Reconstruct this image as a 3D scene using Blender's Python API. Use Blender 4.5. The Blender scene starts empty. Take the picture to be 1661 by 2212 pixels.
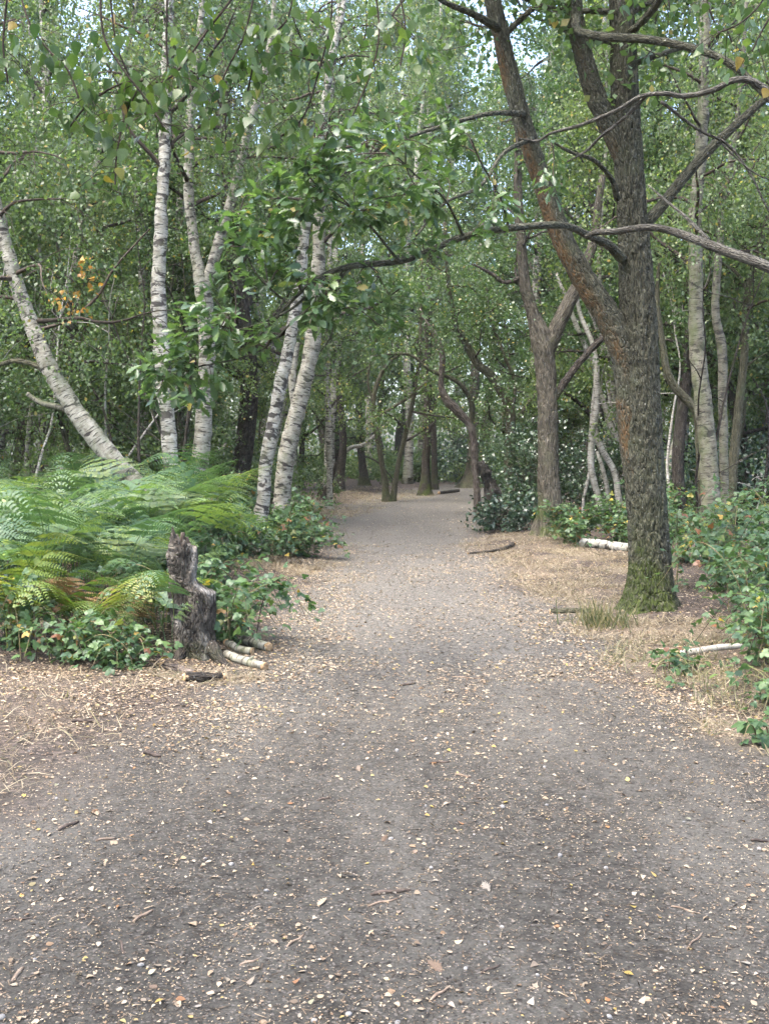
import bpy, math, random
import numpy as np
from mathutils import Vector, Matrix

# ------------------------------------------------------------------ camera, sky, sun, exposure
SC = bpy.context.scene
COL = SC.collection
R = math.radians
CAM_Z, TILT, F = 1.6, math.atan(137 / 2212), 2212.0     # focal length in pixels of a 1661 x 2212 frame
cam_data = bpy.data.cameras.new('camera')
cam = bpy.data.objects.new('camera', cam_data)
COL.objects.link(cam)
cam.location = (0, 0, CAM_Z)
cam.rotation_euler = (math.pi / 2 - TILT, 0, 0)
cam_data.sensor_fit = 'VERTICAL'
cam_data.sensor_height = 36
cam_data.lens = 36
cam_data.clip_start = 0.05
cam_data.clip_end = 500
SC.camera = cam

SUN_EL, SUN_AZ = 66, 230          # azimuth measured from +Y towards +X
world = bpy.data.worlds.new('World')
SC.world = world
world.use_nodes = True
wn = world.node_tree.nodes
bg = wn['Background']
sky = wn.new('ShaderNodeTexSky')
sky.sky_type = 'NISHITA'
sky.sun_disc = False
sky.sun_elevation = R(SUN_EL)
sky.sun_rotation = R(SUN_AZ)
sky.air_density = 0.9
sky.dust_density = 4.0
sky.ozone_density = 1.0
world.node_tree.links.new(sky.outputs[0], bg.inputs[0])
bg.inputs[1].default_value = 0.15
sl = bpy.data.lights.new('sun', 'SUN')
sl.energy = 1.1
sl.angle = R(40)
sl.color = (1.0, 0.98, 0.95)
sun = bpy.data.objects.new('sun', sl)
COL.objects.link(sun)
sd = Vector((math.sin(R(SUN_AZ)) * math.cos(R(SUN_EL)), math.cos(R(SUN_AZ)) * math.cos(R(SUN_EL)), math.sin(R(SUN_EL))))
sun.rotation_euler = (-sd).to_track_quat('-Z', 'Y').to_euler()
sun.location = (0, 0, 30)
SC.view_settings.view_transform = 'Standard'
SC.view_settings.look = 'None'
SC.view_settings.gamma = 1
SC.view_settings.use_curve_mapping = False
SC.view_settings.exposure = 2.7
SC.render.engine = 'CYCLES'
cy = SC.cycles
cy.max_bounces = 6
cy.diffuse_bounces = 3
cy.glossy_bounces = 2
cy.transmission_bounces = 4
cy.transparent_max_bounces = 4
cy.caustics_reflective = False
cy.caustics_refractive = False
cy.use_adaptive_sampling = True
cy.adaptive_threshold = 0.03
world.cycles.sampling_method = 'MANUAL'
world.cycles.sample_map_resolution = 256
cy.use_denoising = True
try:
    cy.denoiser = 'OPENIMAGEDENOISE'
    cy.denoising_input_passes = 'RGB_ALBEDO_NORMAL'
except Exception:
    pass

# ------------------------------------------------------------------ maths helpers
rng = np.random.default_rng(11)
ST, CT = math.sin(TILT), math.cos(TILT)


def px(x, y, d):
    """World point at forward distance d that stands at photo position (x, y) of the 1661 x 2212 frame."""
    a, b = (x - 830.5) / F, (1106 - y) / F
    v = np.array([a, CT + b * ST, -ST + b * CT])
    return np.array([0, 0, CAM_Z]) + v * (d / v[1])


def nrm(v):
    return v / np.maximum(np.linalg.norm(v, axis=-1, keepdims=True), 1e-9)


def smooth(a, b, x):
    t = np.clip((x - a) / (b - a), 0, 1)
    return t * t * (3 - 2 * t)


def _hash(i, j, k):
    h = (i * 374761393 + j * 668265263 + k * 2147483647 + 1013904223) & 0xFFFFFFFF
    h = ((h ^ (h >> 13)) * 1274126177) & 0xFFFFFFFF
    h = ((h ^ (h >> 16)) * 2246822519) & 0xFFFFFFFF
    return ((h ^ (h >> 15)) & 0xFFFFFF) / float(0xFFFFFF)


def vnoise(p):
    p = np.asarray(p, float)
    i = np.floor(p).astype(np.int64)
    f = p - i
    f = f * f * (3 - 2 * f)
    out = 0
    for dx in (0, 1):
        for dy in (0, 1):
            for dz in (0, 1):
                w = (f[..., 0] if dx else 1 - f[..., 0]) * (f[..., 1] if dy else 1 - f[..., 1]) * (f[..., 2] if dz else 1 - f[..., 2])
                out = out + w * _hash(i[..., 0] + dx, i[..., 1] + dy, i[..., 2] + dz)
    return out


def fbm(p, o=3):
    p = np.asarray(p, float)
    s, a, t = 0, 1, 0
    for k in range(o):
        s = s + a * vnoise(p + 17.3 * k)
        t += a
        p = p * 2.03
        a *= 0.5
    return s / t


def catmull(P, n):
    """P (m, k) control rows -> n rows of a Catmull-Rom curve."""
    P = np.asarray(P, float)
    m = len(P)
    if m == 2:
        t = np.linspace(0, 1, n)[:, None]
        return P[0] * (1 - t) + P[1] * t
    Q = np.vstack([2 * P[0] - P[1], P, 2 * P[-1] - P[-2]])
    u = np.linspace(0, m - 1 - 1e-6, n)
    i = u.astype(int)
    t = (u - i)[:, None]
    a, b, c, d = Q[i], Q[i + 1], Q[i + 2], Q[i + 3]
    return 0.5 * (2 * b + (c - a) * t + (2 * a - 5 * b + 4 * c - d) * t ** 2 + (3 * b - a - 3 * c + d) * t ** 3)


# ------------------------------------------------------------------ mesh helpers
class Geo:
    def __init__(self):
        self.v, self.l, self.t, self.uv, self.a = [], [], [], [], {'rnd': [], 'moss': [], 'algae': []}
        self.n = 0

    def add(self, v, loops, totals, uv=None, **attr):
        v = np.asarray(v, float)
        self.v.append(v)
        self.l.append(np.asarray(loops, np.int64).ravel() + self.n)
        self.t.append(np.asarray(totals, np.int64).ravel())
        self.uv.append(np.zeros((len(self.l[-1]), 2)) if uv is None else uv)
        for k in self.a:
            self.a[k].append(np.broadcast_to(np.asarray(attr.get(k, 0.0), float), (len(v),)))
        self.n += len(v)
        return self

    def mesh(self, name, mat, off=(0, 0, 0), smooth_=True):
        me = bpy.data.meshes.new(name)
        v = np.concatenate(self.v) - np.asarray(off, float)
        l = np.concatenate(self.l)
        t = np.concatenate(self.t)
        me.vertices.add(len(v))
        me.vertices.foreach_set('co', v.ravel().astype(np.float32))
        me.loops.add(len(l))
        me.loops.foreach_set('vertex_index', l.astype(np.int32))
        me.polygons.add(len(t))
        st = np.concatenate([[0], np.cumsum(t)[:-1]])
        me.polygons.foreach_set('loop_start', st.astype(np.int32))
        me.polygons.foreach_set('loop_total', t.astype(np.int32))
        me.polygons.foreach_set('use_smooth', np.full(len(t), smooth_, bool))
        me.update(calc_edges=True)
        u = np.concatenate(self.uv)
        if np.any(u):
            me.uv_layers.new(name='UVMap').data.foreach_set('uv', u.ravel().astype(np.float32))
        for k, x in self.a.items():
            x = np.concatenate(x)
            if np.any(x):
                me.attributes.new(k, 'FLOAT', 'POINT').data.foreach_set('value', x.astype(np.float32))
        me.materials.append(mat)
        return me

    def build(self, name, mat, parent=None, smooth_=True, local=False, **props):
        off = (0, 0, 0) if parent is None or local else parent.location
        return link(name, self.mesh(name, mat, off, smooth_), parent, **props)


def link(name, me, parent=None, **props):
    o = bpy.data.objects.new(name, me)
    COL.objects.link(o)
    if parent is not None:
        o.parent = parent
    for k, x in props.items():
        o[k] = x
    return o


def thing(name, loc, label, category, group=None):
    o = link(name, None, None, label=label, category=category)
    o.empty_display_size = 0.1
    o.location = loc
    if group:
        o['group'] = group
    return o


def copy_thing(src, loc, rz, s, label, group):
    r = src.copy()
    COL.objects.link(r)
    r.location, r.rotation_euler, r.scale = loc, (0, 0, rz), (s, s, s)
    r['label'], r['group'] = label, group
    for c in KIDS[src.name]:
        k = c.copy()
        COL.objects.link(k)
        k.parent = r
    return r


KIDS = {}


def tube(g, P, Rad, sides=8, amp=0.0, freq=(9, 9, 3), flare=0.0, caps=True, moss=None, algae=None, ridge=False, seed=0.0):
    """A tube along P (n,3) with radii; bark relief amp in metres."""
    P = np.asarray(P, float)
    n = len(P)
    Rad = np.broadcast_to(np.asarray(Rad, float), (n,)).copy()
    T = nrm(np.gradient(P, axis=0))
    ref = np.array([0.0, 1.0, 0.0]) if abs(T[0][1]) < 0.8 else np.array([0.0, 0.0, 1.0])
    A = np.zeros((n, 3))
    a = nrm(ref - T[0] * (ref @ T[0]))
    for i in range(n):
        a = nrm(a - T[i] * (a @ T[i]))
        A[i] = a
    B = np.cross(T, A)
    th = np.linspace(0, 2 * math.pi, sides, endpoint=False)
    length = np.concatenate([[0], np.cumsum(np.linalg.norm(np.diff(P, axis=0), axis=1))])
    if flare:
        f = np.exp(-length / (flare * 1.0))
        Rad = Rad * (1 + 0.55 * f)
    rr = Rad[:, None] * np.ones(sides)
    dirs = np.cos(th)[None, :, None] * A[:, None] + np.sin(th)[None, :, None] * B[:, None]
    if flare:
        rr = rr * (1 + 0.22 * np.exp(-length / flare)[:, None] * np.cos(5 * th + seed)[None])
    if amp:
        q = (P[:, None] + dirs * rr[:, :, None]) * np.array(freq) + seed
        nz = fbm(q, 3)
        if ridge:
            nz = 1 - np.abs(2 * nz - 1) * 2.2
        rr = rr + amp * (nz - 0.5) * 2
    V = (P[:, None] + dirs * rr[:, :, None]).reshape(-1, 3)
    i, j = np.meshgrid(np.arange(n - 1), np.arange(sides), indexing='ij')
    j2 = (j + 1) % sides
    quads = np.stack([i * sides + j, i * sides + j2, (i + 1) * sides + j2, (i + 1) * sides + j], -1).reshape(-1, 4)
    circ = 2 * math.pi * float(np.mean(Rad))
    u0, u1 = j / sides * circ, (j + 1) / sides * circ
    v0, v1 = length[i] + seed * 3.7, length[i + 1] + seed * 3.7
    uv = np.stack([np.stack([u0, v0], -1), np.stack([u1, v0], -1), np.stack([u1, v1], -1), np.stack([u0, v1], -1)], -2).reshape(-1, 2)
    at = {}
    if moss is not None:
        at['moss'] = np.clip(moss(V, dirs.reshape(-1, 3)), 0, 1)
    if algae is not None:
        at['algae'] = np.clip(algae(V, dirs.reshape(-1, 3)), 0, 1)
    loops, tot = quads.ravel(), np.full(len(quads), 4)
    if caps:
        loops = np.concatenate([loops, np.arange(sides)[::-1], (n - 1) * sides + np.arange(sides)])
        tot = np.concatenate([tot, [sides, sides]])
        uv = np.vstack([uv, np.full((2 * sides, 2), 0.01)])
    g.add(V, loops, tot, uv, **at)
    return g


def leaf_shape(ts, ws, fold=0.08, curl=0.1, petiole=0.0, twist=0.0):
    """A leaf along +X, midrib at y = 0, halves folded up; returns verts, loops, totals."""
    ts, ws = np.asarray(ts, float), np.asarray(ws, float)
    n = len(ts)
    z = -curl * ts ** 2
    mid = np.stack([ts, 0 * ts, z], 1)
    up = np.stack([ts, ws, z + fold * ws / max(ws.max(), 1e-6) + twist * ts * ws], 1)
    dn = np.stack([ts, -ws, z + fold * ws / max(ws.max(), 1e-6) - twist * ts * ws], 1)
    V = np.vstack([mid, up, dn])
    L, T = [], []
    for i in range(n - 1):
        L += [i, i + 1, n + i + 1, n + i]
        L += [i, 2 * n + i, 2 * n + i + 1, i + 1]
        T += [4, 4]
    if petiole:
        k = len(V)
        V = np.vstack([V, [[0, .012, 0], [0, -.012, 0], [-petiole, -.012, .06], [-petiole, .012, .06]]])
        L += [k, k + 1, k + 2, k + 3]
        T += [4]
    return V, np.array(L), np.array(T)


RHOMB = (np.array([[0, 0, 0], [.45, .36, .07], [1, 0, -.06], [.45, -.36, .07]]), np.array([0, 3, 2, 1]), np.array([4]))
BIRCH = leaf_shape([0, .06, .2, .36, .55, .75, .9, 1], [0.0, .22, .37, .36, .27, .15, .05, 0], .05, .12, .35)
BIRCH2 = leaf_shape([0, .06, .2, .36, .55, .75, .9, 1], [0.0, .20, .34, .34, .26, .14, .05, 0], .13, .3, .35, .25)
OAK = leaf_shape([0, .1, .2, .28, .38, .46, .57, .65, .76, .84, .93, 1], [.02, .05, .14, .08, .21, .12, .28, .16, .25, .13, .13, 0.02], .06, .18, .06)
OAK2 = leaf_shape([0, .12, .22, .3, .4, .48, .6, .67, .78, .86, .94, 1], [.02, .06, .16, .07, .22, .12, .26, .15, .22, .12, .12, 0.02], .14, .05, .06, .3)
OVATE = leaf_shape([0, .12, .3, .5, .7, .87, 1], [0.02, .24, .37, .38, .29, .13, 0], .07, .14)
CURLED = leaf_shape([0, .2, .45, .75, 1], [0.03, .27, .34, .22, 0], .2, .12, .25, .4)
FLATLEAF = leaf_shape([0, .15, .4, .7, 1], [0.03, .28, .36, .22, 0], .05, .06, .2, .15)


OVAL = leaf_shape([0, .3, .68, 1], [0.03, .36, .29, 0], .07, .12)


def compound(base):
    """Bramble leaf: three leaflets."""
    V, L, T = base
    vs, ls, ts = [], [], []
    for k, (ang, s, x0) in enumerate(((0, 1.0, .25), (68, .82, .12), (-68, .82, .12))):
        c, q = math.cos(R(ang)), math.sin(R(ang))
        W = V * s
        W = np.stack([W[:, 0] * c - W[:, 1] * q + x0, W[:, 0] * q + W[:, 1] * c, W[:, 2]], 1)
        ls.append(L + sum(len(a) for a in vs))
        vs.append(W)
        ts.append(T)
    k = sum(len(a) for a in vs)
    vs.append(np.array([[-.5, .012, -.06], [-.5, -.012, -.06], [.3, -.012, 0], [.3, .012, 0]]))
    ls.append(np.arange(4) + k)
    ts.append(np.array([4]))
    return np.vstack(vs), np.concatenate(ls), np.concatenate(ts)


TRIFOLIATE = compound(OVATE)
TRI_PLAIN = compound(OVAL)


def basis(A, N):
    A = nrm(A)
    B = nrm(np.cross(N, A))
    return A, B, np.cross(A, B)


def scatter(g, tmpl, O, A, N, S, rnd):
    V, L, T = tmpl
    A, B, C = basis(A, N)
    k, m = len(V), len(O)
    S = np.broadcast_to(np.asarray(S, float), (m,))
    W = O[:, None] + S[:, None, None] * (V[None, :, 0:1] * A[:, None] + V[None, :, 1:2] * B[:, None] + V[None, :, 2:3] * C[:, None])
    g.add(W.reshape(-1, 3), (L[None] + np.arange(m)[:, None] * k), np.tile(T, m), rnd=np.repeat(np.clip(rnd, .001, 1), k))
    return g


def mat4(o, A, N, s):
    A, B, C = basis(np.asarray(A)[None], np.asarray(N)[None])
    M = np.eye(4)
    M[:3, 0], M[:3, 1], M[:3, 2], M[:3, 3] = A[0] * s, B[0] * s, C[0] * s, o
    return Matrix(M.tolist())


# ------------------------------------------------------------------ materials
class Nodes:
    def __init__(self, name):
        self.m = bpy.data.materials.new(name)
        self.m.use_nodes = True
        self.t = self.m.node_tree
        self.t.nodes.clear()

    def n(self, kind, ins=None, **props):
        nd = self.t.nodes.new('ShaderNode' + kind)
        for k, x in props.items():
            setattr(nd, k, x)
        for k, x in (ins or {}).items():
            if isinstance(x, bpy.types.NodeSocket):
                self.t.links.new(x, nd.inputs[k])
            else:
                nd.inputs[k].default_value = x
        return nd

    def attr(self, name):
        return self.n('Attribute', attribute_name=name).outputs['Fac']

    def math(self, op, a, b=0.0, c=None):
        ins = {0: a, 1: b}
        if c is not None:
            ins[2] = c
        return self.n('Math', ins, operation=op).outputs[0]

    def noise(self, vec, scale, detail=3.0, rough=.55, dist=0.0):
        return self.n('TexNoise', {'Vector': vec, 'Scale': scale, 'Detail': detail, 'Roughness': rough, 'Distortion': dist}).outputs[0]

    def scaled(self, vec, s, off=(0, 0, 0)):
        return self.n('Mapping', {'Vector': vec, 'Scale': s, 'Location': off}).outputs[0]

    def ramp(self, fac, stops, interp='LINEAR'):
        nd = self.n('ValToRGB', {0: fac})
        cr = nd.color_ramp
        cr.interpolation = interp
        while len(cr.elements) < len(stops):
            cr.elements.new(.5)
        for e, (p, c) in zip(cr.elements, stops):
            e.position = p
            e.color = tuple(c) + (1,) if len(c) == 3 else c
        return nd.outputs[0]

    def step(self, fac, a, b):
        return self.n('MapRange', {0: fac, 1: a, 2: b, 3: 0.0, 4: 1.0}, interpolation_type='SMOOTHSTEP').outputs[0]

    def mix(self, f, a, b, blend='MIX'):
        def col(x):
            return x if isinstance(x, bpy.types.NodeSocket) else (tuple(x) + (1,))
        return self.n('Mix', {0: f, 6: col(a), 7: col(b)}, data_type='RGBA', blend_type=blend).outputs[2]

    def bump(self, h, strength, dist):
        return self.n('Bump', {'Height': h, 'Strength': strength, 'Distance': dist}).outputs[0]

    def out(self, shader):
        self.n('OutputMaterial', {0: shader})
        return self.m

    def principled(self, color, rough=.8, normal=None, spec=.3):
        ins = {'Base Color': color if isinstance(color, bpy.types.NodeSocket) else tuple(color) + (1,), 'Roughness': rough, 'Specular IOR Level': spec}
        if normal is not None:
            ins['Normal'] = normal
        return self.n('BsdfPrincipled', ins).outputs[0]


def leaf_mat(name, stops, rough=.45, trans=.45, spec=.45, tint=(1.25, 1.35, .7)):
    m = Nodes(name)
    r = m.math('FRACT', m.math('ADD', m.attr('rnd'), m.n('ObjectInfo').outputs['Random']))
    c = m.ramp(r, stops)
    vec = m.n('TexCoord').outputs['Object']
    c = m.mix(.5, c, m.ramp(m.noise(vec, 14, 2), [(.3, (.75, .75, .75)), (.7, (1.5, 1.5, 1.5))]), 'MULTIPLY')
    tone = m.math('FRACT', m.math('MULTIPLY', m.n('ObjectInfo').outputs['Random'], 7.31))
    c = m.mix(1.0, c, m.ramp(tone, [(0, (.74, .80, .80)), (.5, (1, 1, 1)), (1, (1.28, 1.22, 1.0))]), 'MULTIPLY')
    p = m.principled(c, rough, None, spec)
    t = m.n('BsdfTranslucent', {0: m.mix(1.0, c, tint, 'MULTIPLY')}).outputs[0]
    return m.out(m.n('MixShader', {0: trans, 1: p, 2: t}).outputs[0])


def birch_mat(name, white, tan, dark, scar=.62, algae=.35, fis=.5):
    # off-white papery bark: tan patches, fine dashes, black scars, green film
    m = Nodes(name)
    uv = m.n('UVMap').outputs[0]
    w = m.noise(m.scaled(uv, (7, 11, 1)), 1, 5, .7)
    c = m.mix(m.step(w, .38, .66), white, tan)
    fine = m.noise(m.scaled(uv, (14, 160, 1)), 1, 2, .6)
    c = m.mix(m.math('MULTIPLY', m.step(fine, .56, .66), .75), c, dark)
    ln = m.noise(m.scaled(uv, (7, 34, 1), (3, 1, 0)), 1, 2, .5)
    c = m.mix(m.math('MULTIPLY', m.step(ln, .57, .63), .85), c, dark)
    big = m.noise(m.scaled(uv, (4.5, 8.5, 1), (9, 4, 0)), 1, 3, .6, .6)
    sc_ = m.step(big, scar, scar + .05)
    c = m.mix(m.math('MULTIPLY', sc_, .93), c, (.035, .03, .027))
    obj = m.n('TexCoord').outputs['Object']
    al = m.step(m.noise(m.scaled(obj, (3, 3, 1.5)), 2.5, 5, .65), .48, .7)
    c = m.mix(m.math('MULTIPLY', al, algae), c, (.12, .135, .065))
    c = m.mix(m.math('MULTIPLY', m.attr('moss'), .8), c, (.06, .085, .025))
    h = m.math('SUBTRACT', m.math('MULTIPLY', fine, .4), m.math('MULTIPLY', sc_, fis))
    return m.out(m.principled(c, .75, m.bump(h, .6, .012), .25))


def bark_mat(name, a, b, c3, sc=1.0, moss_c=(.075, .12, .02), alg_c=(.17, .085, .032), stretch=.22):
    m = Nodes(name)
    uv = m.n('UVMap').outputs[0]
    q = m.scaled(uv, (38 * sc, 38 * sc * stretch, 1))
    n1 = m.noise(q, 1, 4, .6, .8)
    v = m.n('TexVoronoi', {'Vector': m.scaled(uv, (46 * sc, 46 * sc * stretch * .8, 1)), 'Scale': 1.0}, feature='DISTANCE_TO_EDGE').outputs[0]
    obj = m.n('TexCoord').outputs['Object']
    patch = m.noise(obj, 3.5, 4)
    c = m.mix(m.step(n1, .35, .66), a, b)
    c = m.mix(m.step(patch, .52, .72), c, c3)
    lich = m.step(m.noise(m.scaled(obj, (1, 1, .6)), 55, 2), .66, .72)
    c = m.mix(m.math('MULTIPLY', lich, .7), c, (.25, .25, .225))
    jit = m.noise(m.scaled(uv, (60, 22, 1)), 1, 3)
    al = m.math('MULTIPLY', m.attr('algae'), m.step(m.math('ADD', jit, m.math('MULTIPLY', patch, .6)), .62, .95))
    c = m.mix(al, c, alg_c)
    mo = m.math('MULTIPLY', m.attr('moss'), m.step(jit, .25, .6))
    c = m.mix(mo, c, m.mix(jit, moss_c, (.062, .08, .018)))
    h = m.math('ADD', m.math('MULTIPLY', n1, .8), m.math('MULTIPLY', m.step(v, 0, .22), .6))
    return m.out(m.principled(c, .88, m.bump(h, 1.0, .022), .2))


def plain_mat(name, a, b, scale=12, rough=.85, stretch=(1, 1, 1), bump=.4, spec=.2):
    m = Nodes(name)
    obj = m.scaled(m.n('TexCoord').outputs['Object'], stretch)
    n1 = m.noise(obj, scale, 4)
    c = m.mix(m.step(n1, .3, .7), a, b)
    rv = m.n('ObjectInfo').outputs['Random']
    c = m.mix(1.0, c, m.ramp(rv, [(0, (.75, .75, .75)), (1, (1.25, 1.22, 1.18))]), 'MULTIPLY')
    return m.out(m.principled(c, rough, m.bump(m.noise(obj, scale * 3, 3), bump, .01), spec))


M = {}
M['birch_leaf'] = leaf_mat('birch_leaf', [(0, (.053, .090, .042)), (.5, (.078, .122, .051)), (.93, (.108, .154, .062)), (.982, (.108, .154, .062)), (.99, (.30, .24, .07)), (1, (.28, .20, .06))], .42, .45, .5)
M['near_leaf'] = leaf_mat('near_leaf', [(0, (0.048, 0.088, 0.037)), (.5, (0.066, 0.113, 0.035)), (.975, (0.097, 0.145, 0.044)), (.983, (0.317, 0.229, 0.044)), (1, (0.246, 0.150, 0.044))], .38, .40)
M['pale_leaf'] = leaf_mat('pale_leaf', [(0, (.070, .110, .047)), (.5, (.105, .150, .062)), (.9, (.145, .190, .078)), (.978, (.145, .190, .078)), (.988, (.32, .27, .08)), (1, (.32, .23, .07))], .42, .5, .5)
M['oak_leaf'] = leaf_mat('oak_leaf', [(0, (.054, .096, .042)), (.5, (.075, .128, .048)), (.975, (.112, .168, .056)), (.986, (.30, .24, .08)), (1, (.38, .3, .14))], .36, .40, .6)
M['dark_leaf'] = leaf_mat('dark_leaf', [(0, (.026, .050, .032)), (.6, (.040, .072, .040)), (1, (.060, .095, .048))], .3, .2, .6)
M['bramble_leaf'] = leaf_mat('bramble_leaf', [(0, (0.043, 0.083, 0.041)), (.5, (0.063, 0.115, 0.050)), (.9, (0.090, 0.149, 0.056)), (.955, (0.108, 0.162, 0.054)), (.968, (0.405, 0.297, 0.054)), (.985, (0.180, 0.081, 0.041)), (1, (0.144, 0.063, 0.032))], .42, .36)
M['fern'] = leaf_mat('fern', [(0, (.046, .092, .048)), (.35, (.066, .120, .060)), (.7, (.092, .150, .062)), (.9, (.115, .168, .052)), (1, (.135, .182, .045))], .48, .36, .38)
M['fern_yellow'] = leaf_mat('fern_yellow', [(0, (0.086, 0.136, 0.035)), (.5, (0.117, 0.168, 0.039)), (.85, (0.172, 0.195, 0.058)), (1, (0.250, 0.226, 0.094))], .5, .38)
M['fern_brown'] = leaf_mat('fern_brown', [(0, (.2, .12, .06)), (.5, (.28, .17, .085)), (1, (.36, .26, .14))], .6, .3, .3, (1.1, 1, .8))
M['orange_leaf'] = leaf_mat('orange_leaf', [(0, (.33, .17, .05)), (.6, (.40, .25, .06)), (1, (.27, .22, .07))], .5, .4, .4, (1.1, 1, .7))
LITTER = [(0, (.17, .128, .094)), (.2, (.24, .19, .145)), (.42, (.33, .275, .22)), (.58, (.26, .195, .145)), (.7, (.16, .105, .068)), (.8, (.09, .066, .05)), (.9, (.37, .325, .27)), (.965, (.25, .19, .09)), (.99, (.30, .24, .09)), (1, (.2, .2, .15))]
M['litter'] = leaf_mat('litter', LITTER, .6, .12, .3, (1, 1, .9))
M['debris'] = leaf_mat('debris', [(0, (.022, .019, .017)), (.4, (.05, .04, .032)), (.7, (.09, .068, .052)), (.92, (.15, .115, .085)), (1, (.3, .24, .18))], .7, .05, .2, (1, 1, 1))
M['yellow_litter'] = leaf_mat('yellow_litter', [(0, (0.340, 0.246, 0.051)), (.5, (0.340, 0.212, 0.068)), (1, (0.374, 0.297, 0.068))], .5, .15, .4, (1, 1, .8))
M['brown_litter'] = leaf_mat('brown_litter', [(0, (.22, .10, .045)), (.5, (.28, .14, .06)), (1, (.16, .075, .04))], .5, .15, .4, (1, 1, .8))
M['straw'] = leaf_mat('straw', [(0, (0.216, 0.160, 0.100)), (.5, (0.320, 0.252, 0.164)), (.85, (0.416, 0.344, 0.240)), (1, (0.160, 0.112, 0.068))], .6, .25, .3, (1, .95, .8))
M['green_grass'] = leaf_mat('green_grass', [(0, (.08, .10, .045)), (.5, (.14, .14, .07)), (1, (.26, .22, .12))], .5, .3)
M['birch_white'] = birch_mat('birch_white', (.40, .388, .335), (.21, .192, .15), (.03, .027, .024), .53, .35, .7)
M['birch_grey'] = birch_mat('birch_grey', (.33, .316, .262), (.165, .15, .114), (.035, .031, .025), .57, .55)
M['birch_brown'] = birch_mat('birch_brown', (.17, .16, .122), (.078, .072, .049), (.025, .022, .018), .56, .5)
M['pale_stem'] = birch_mat('pale_stem', (.44, .42, .37), (.28, .26, .22), (.10, .085, .07), .66, .35, .2)
M['oak_bark'] = bark_mat('oak_bark', (.034, .033, .022), (.104, .101, .070), (.078, .080, .050), 1.3, (.036, .05, .014), (.13, .075, .032), stretch=.28)
M['dark_bark'] = bark_mat('dark_bark', (.028, .024, .02), (.075, .063, .05), (.055, .057, .035), 1.2)
M['mid_bark'] = bark_mat('mid_bark', (.042, .037, .027), (.125, .110, .082), (.095, .092, .06), .8, (.045, .07, .014))
M['mossy_bark'] = bark_mat('mossy_bark', (.06, .057, .036), (.125, .118, .075), (.095, .105, .055), 1.3)
M['dead_bark'] = bark_mat('dead_bark', (.055, .042, .034), (.15, .12, .098), (.21, .175, .145), .8)
M['peeled_bark'] = bark_mat('peeled_bark', (.07, .055, .045), (.24, .20, .165), (.30, .26, .22), 1.0)
M['rotten_bark'] = bark_mat('rotten_bark', (.018, .016, .013), (.075, .066, .055), (.05, .047, .035), 1.0)
M['grey_twig'] = bark_mat('grey_twig', (.05, .046, .037), (.15, .142, .12), (.06, .055, .044), 1.6)
M['twig'] = plain_mat('twig', (.03, .024, .019), (.068, .054, .042), 25)
M['stem_green'] = plain_mat('stem_green', (.10, .13, .05), (.18, .13, .08), 20)
M['fern_stalk'] = plain_mat('fern_stalk', (.20, .22, .09), (.32, .24, .13), 20)
M['stick'] = plain_mat('stick', (.14, .10, .075), (.30, .23, .17), 30)
M['dark_stick'] = plain_mat('dark_stick', (.045, .036, .03), (.11, .085, .07), 30)
M['stone'] = plain_mat('stone', (.16, .155, .15), (.34, .33, .31), 40)
M['cut_wood'] = plain_mat('cut_wood', (.30, .19, .10), (.48, .34, .2), 60)
M['rot_wood'] = plain_mat('rot_wood', (.12, .055, .03), (.25, .13, .07), 40)

# ------------------------------------------------------------------ terrain
PY = np.array([-10, 0, 3, 4.8, 6, 7.4, 10.7, 15.3, 20, 27, 33, 39, 46, 54, 70, 130])
PL = np.array([-1.9, -1.8, -1.7, -1.55, -1.25, -.92, -.98, -1.0, -1.15, -1.2, -.7, .3, 3.0, 9, 24, 80])
PR = np.array([2.6, 2.5, 2.45, 2.25, 2.0, 1.72, 1.68, 1.45, 1.8, 2.6, 3.5, 4.9, 9, 17, 34, 95])


def path_out(x, y):
    return np.maximum(np.interp(y, PY, PL) - x, x - np.interp(y, PY, PR))


# patches of dry grass: x, y, rx, ry, blades per m2, share of green
STRAW = [(2.5, 13.2, 1.0, 2.6, 300, .05), (2.2, 16.6, .9, 1.9, 260, .03), (2.3, 10.8, .7, 1.1, 300, .08), (2.45, 8.75, .75, .75, 520, .03), (1.95, 9.35, .3, .35, 600, .45),
         (2.2, 7.6, .55, .6, 420, .6), (2.45, 6.7, .6, .6, 420, .65), (2.2, 5.7, .4, .5, 420, .3), (-1.45, 13.3, .6, .7, 420, .0), (-1.0, 13.9, .55, .5, 220, .02),
         (-2.1, 6.8, .9, .35, 109, .05), (-1.25, 7.05, .4, .22, 380, .1), (-2.05, 5.6, .55, .8, 84, .1), (-2.25, 4.7, .5, .6, 100, .1), (-1.95, 4.3, .2, .35, 126, .2),
         (-1.6, 30, 1.6, 6, 60, .1), (-2.2, 25, 1.5, 3, 90, .1), (.2, 36, 1.5, 4, 50, .1), (-.5, 12.6, .4, .5, 60, 0)]


def straw_at(x, y):
    s = 0
    for cx, cy_, rx, ry, de, gr in STRAW:
        s = np.maximum(s, min(1, de / 320) * smooth(1.25, .5, np.hypot((x - cx) / rx, (y - cy_) / ry)))
    return s


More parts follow.
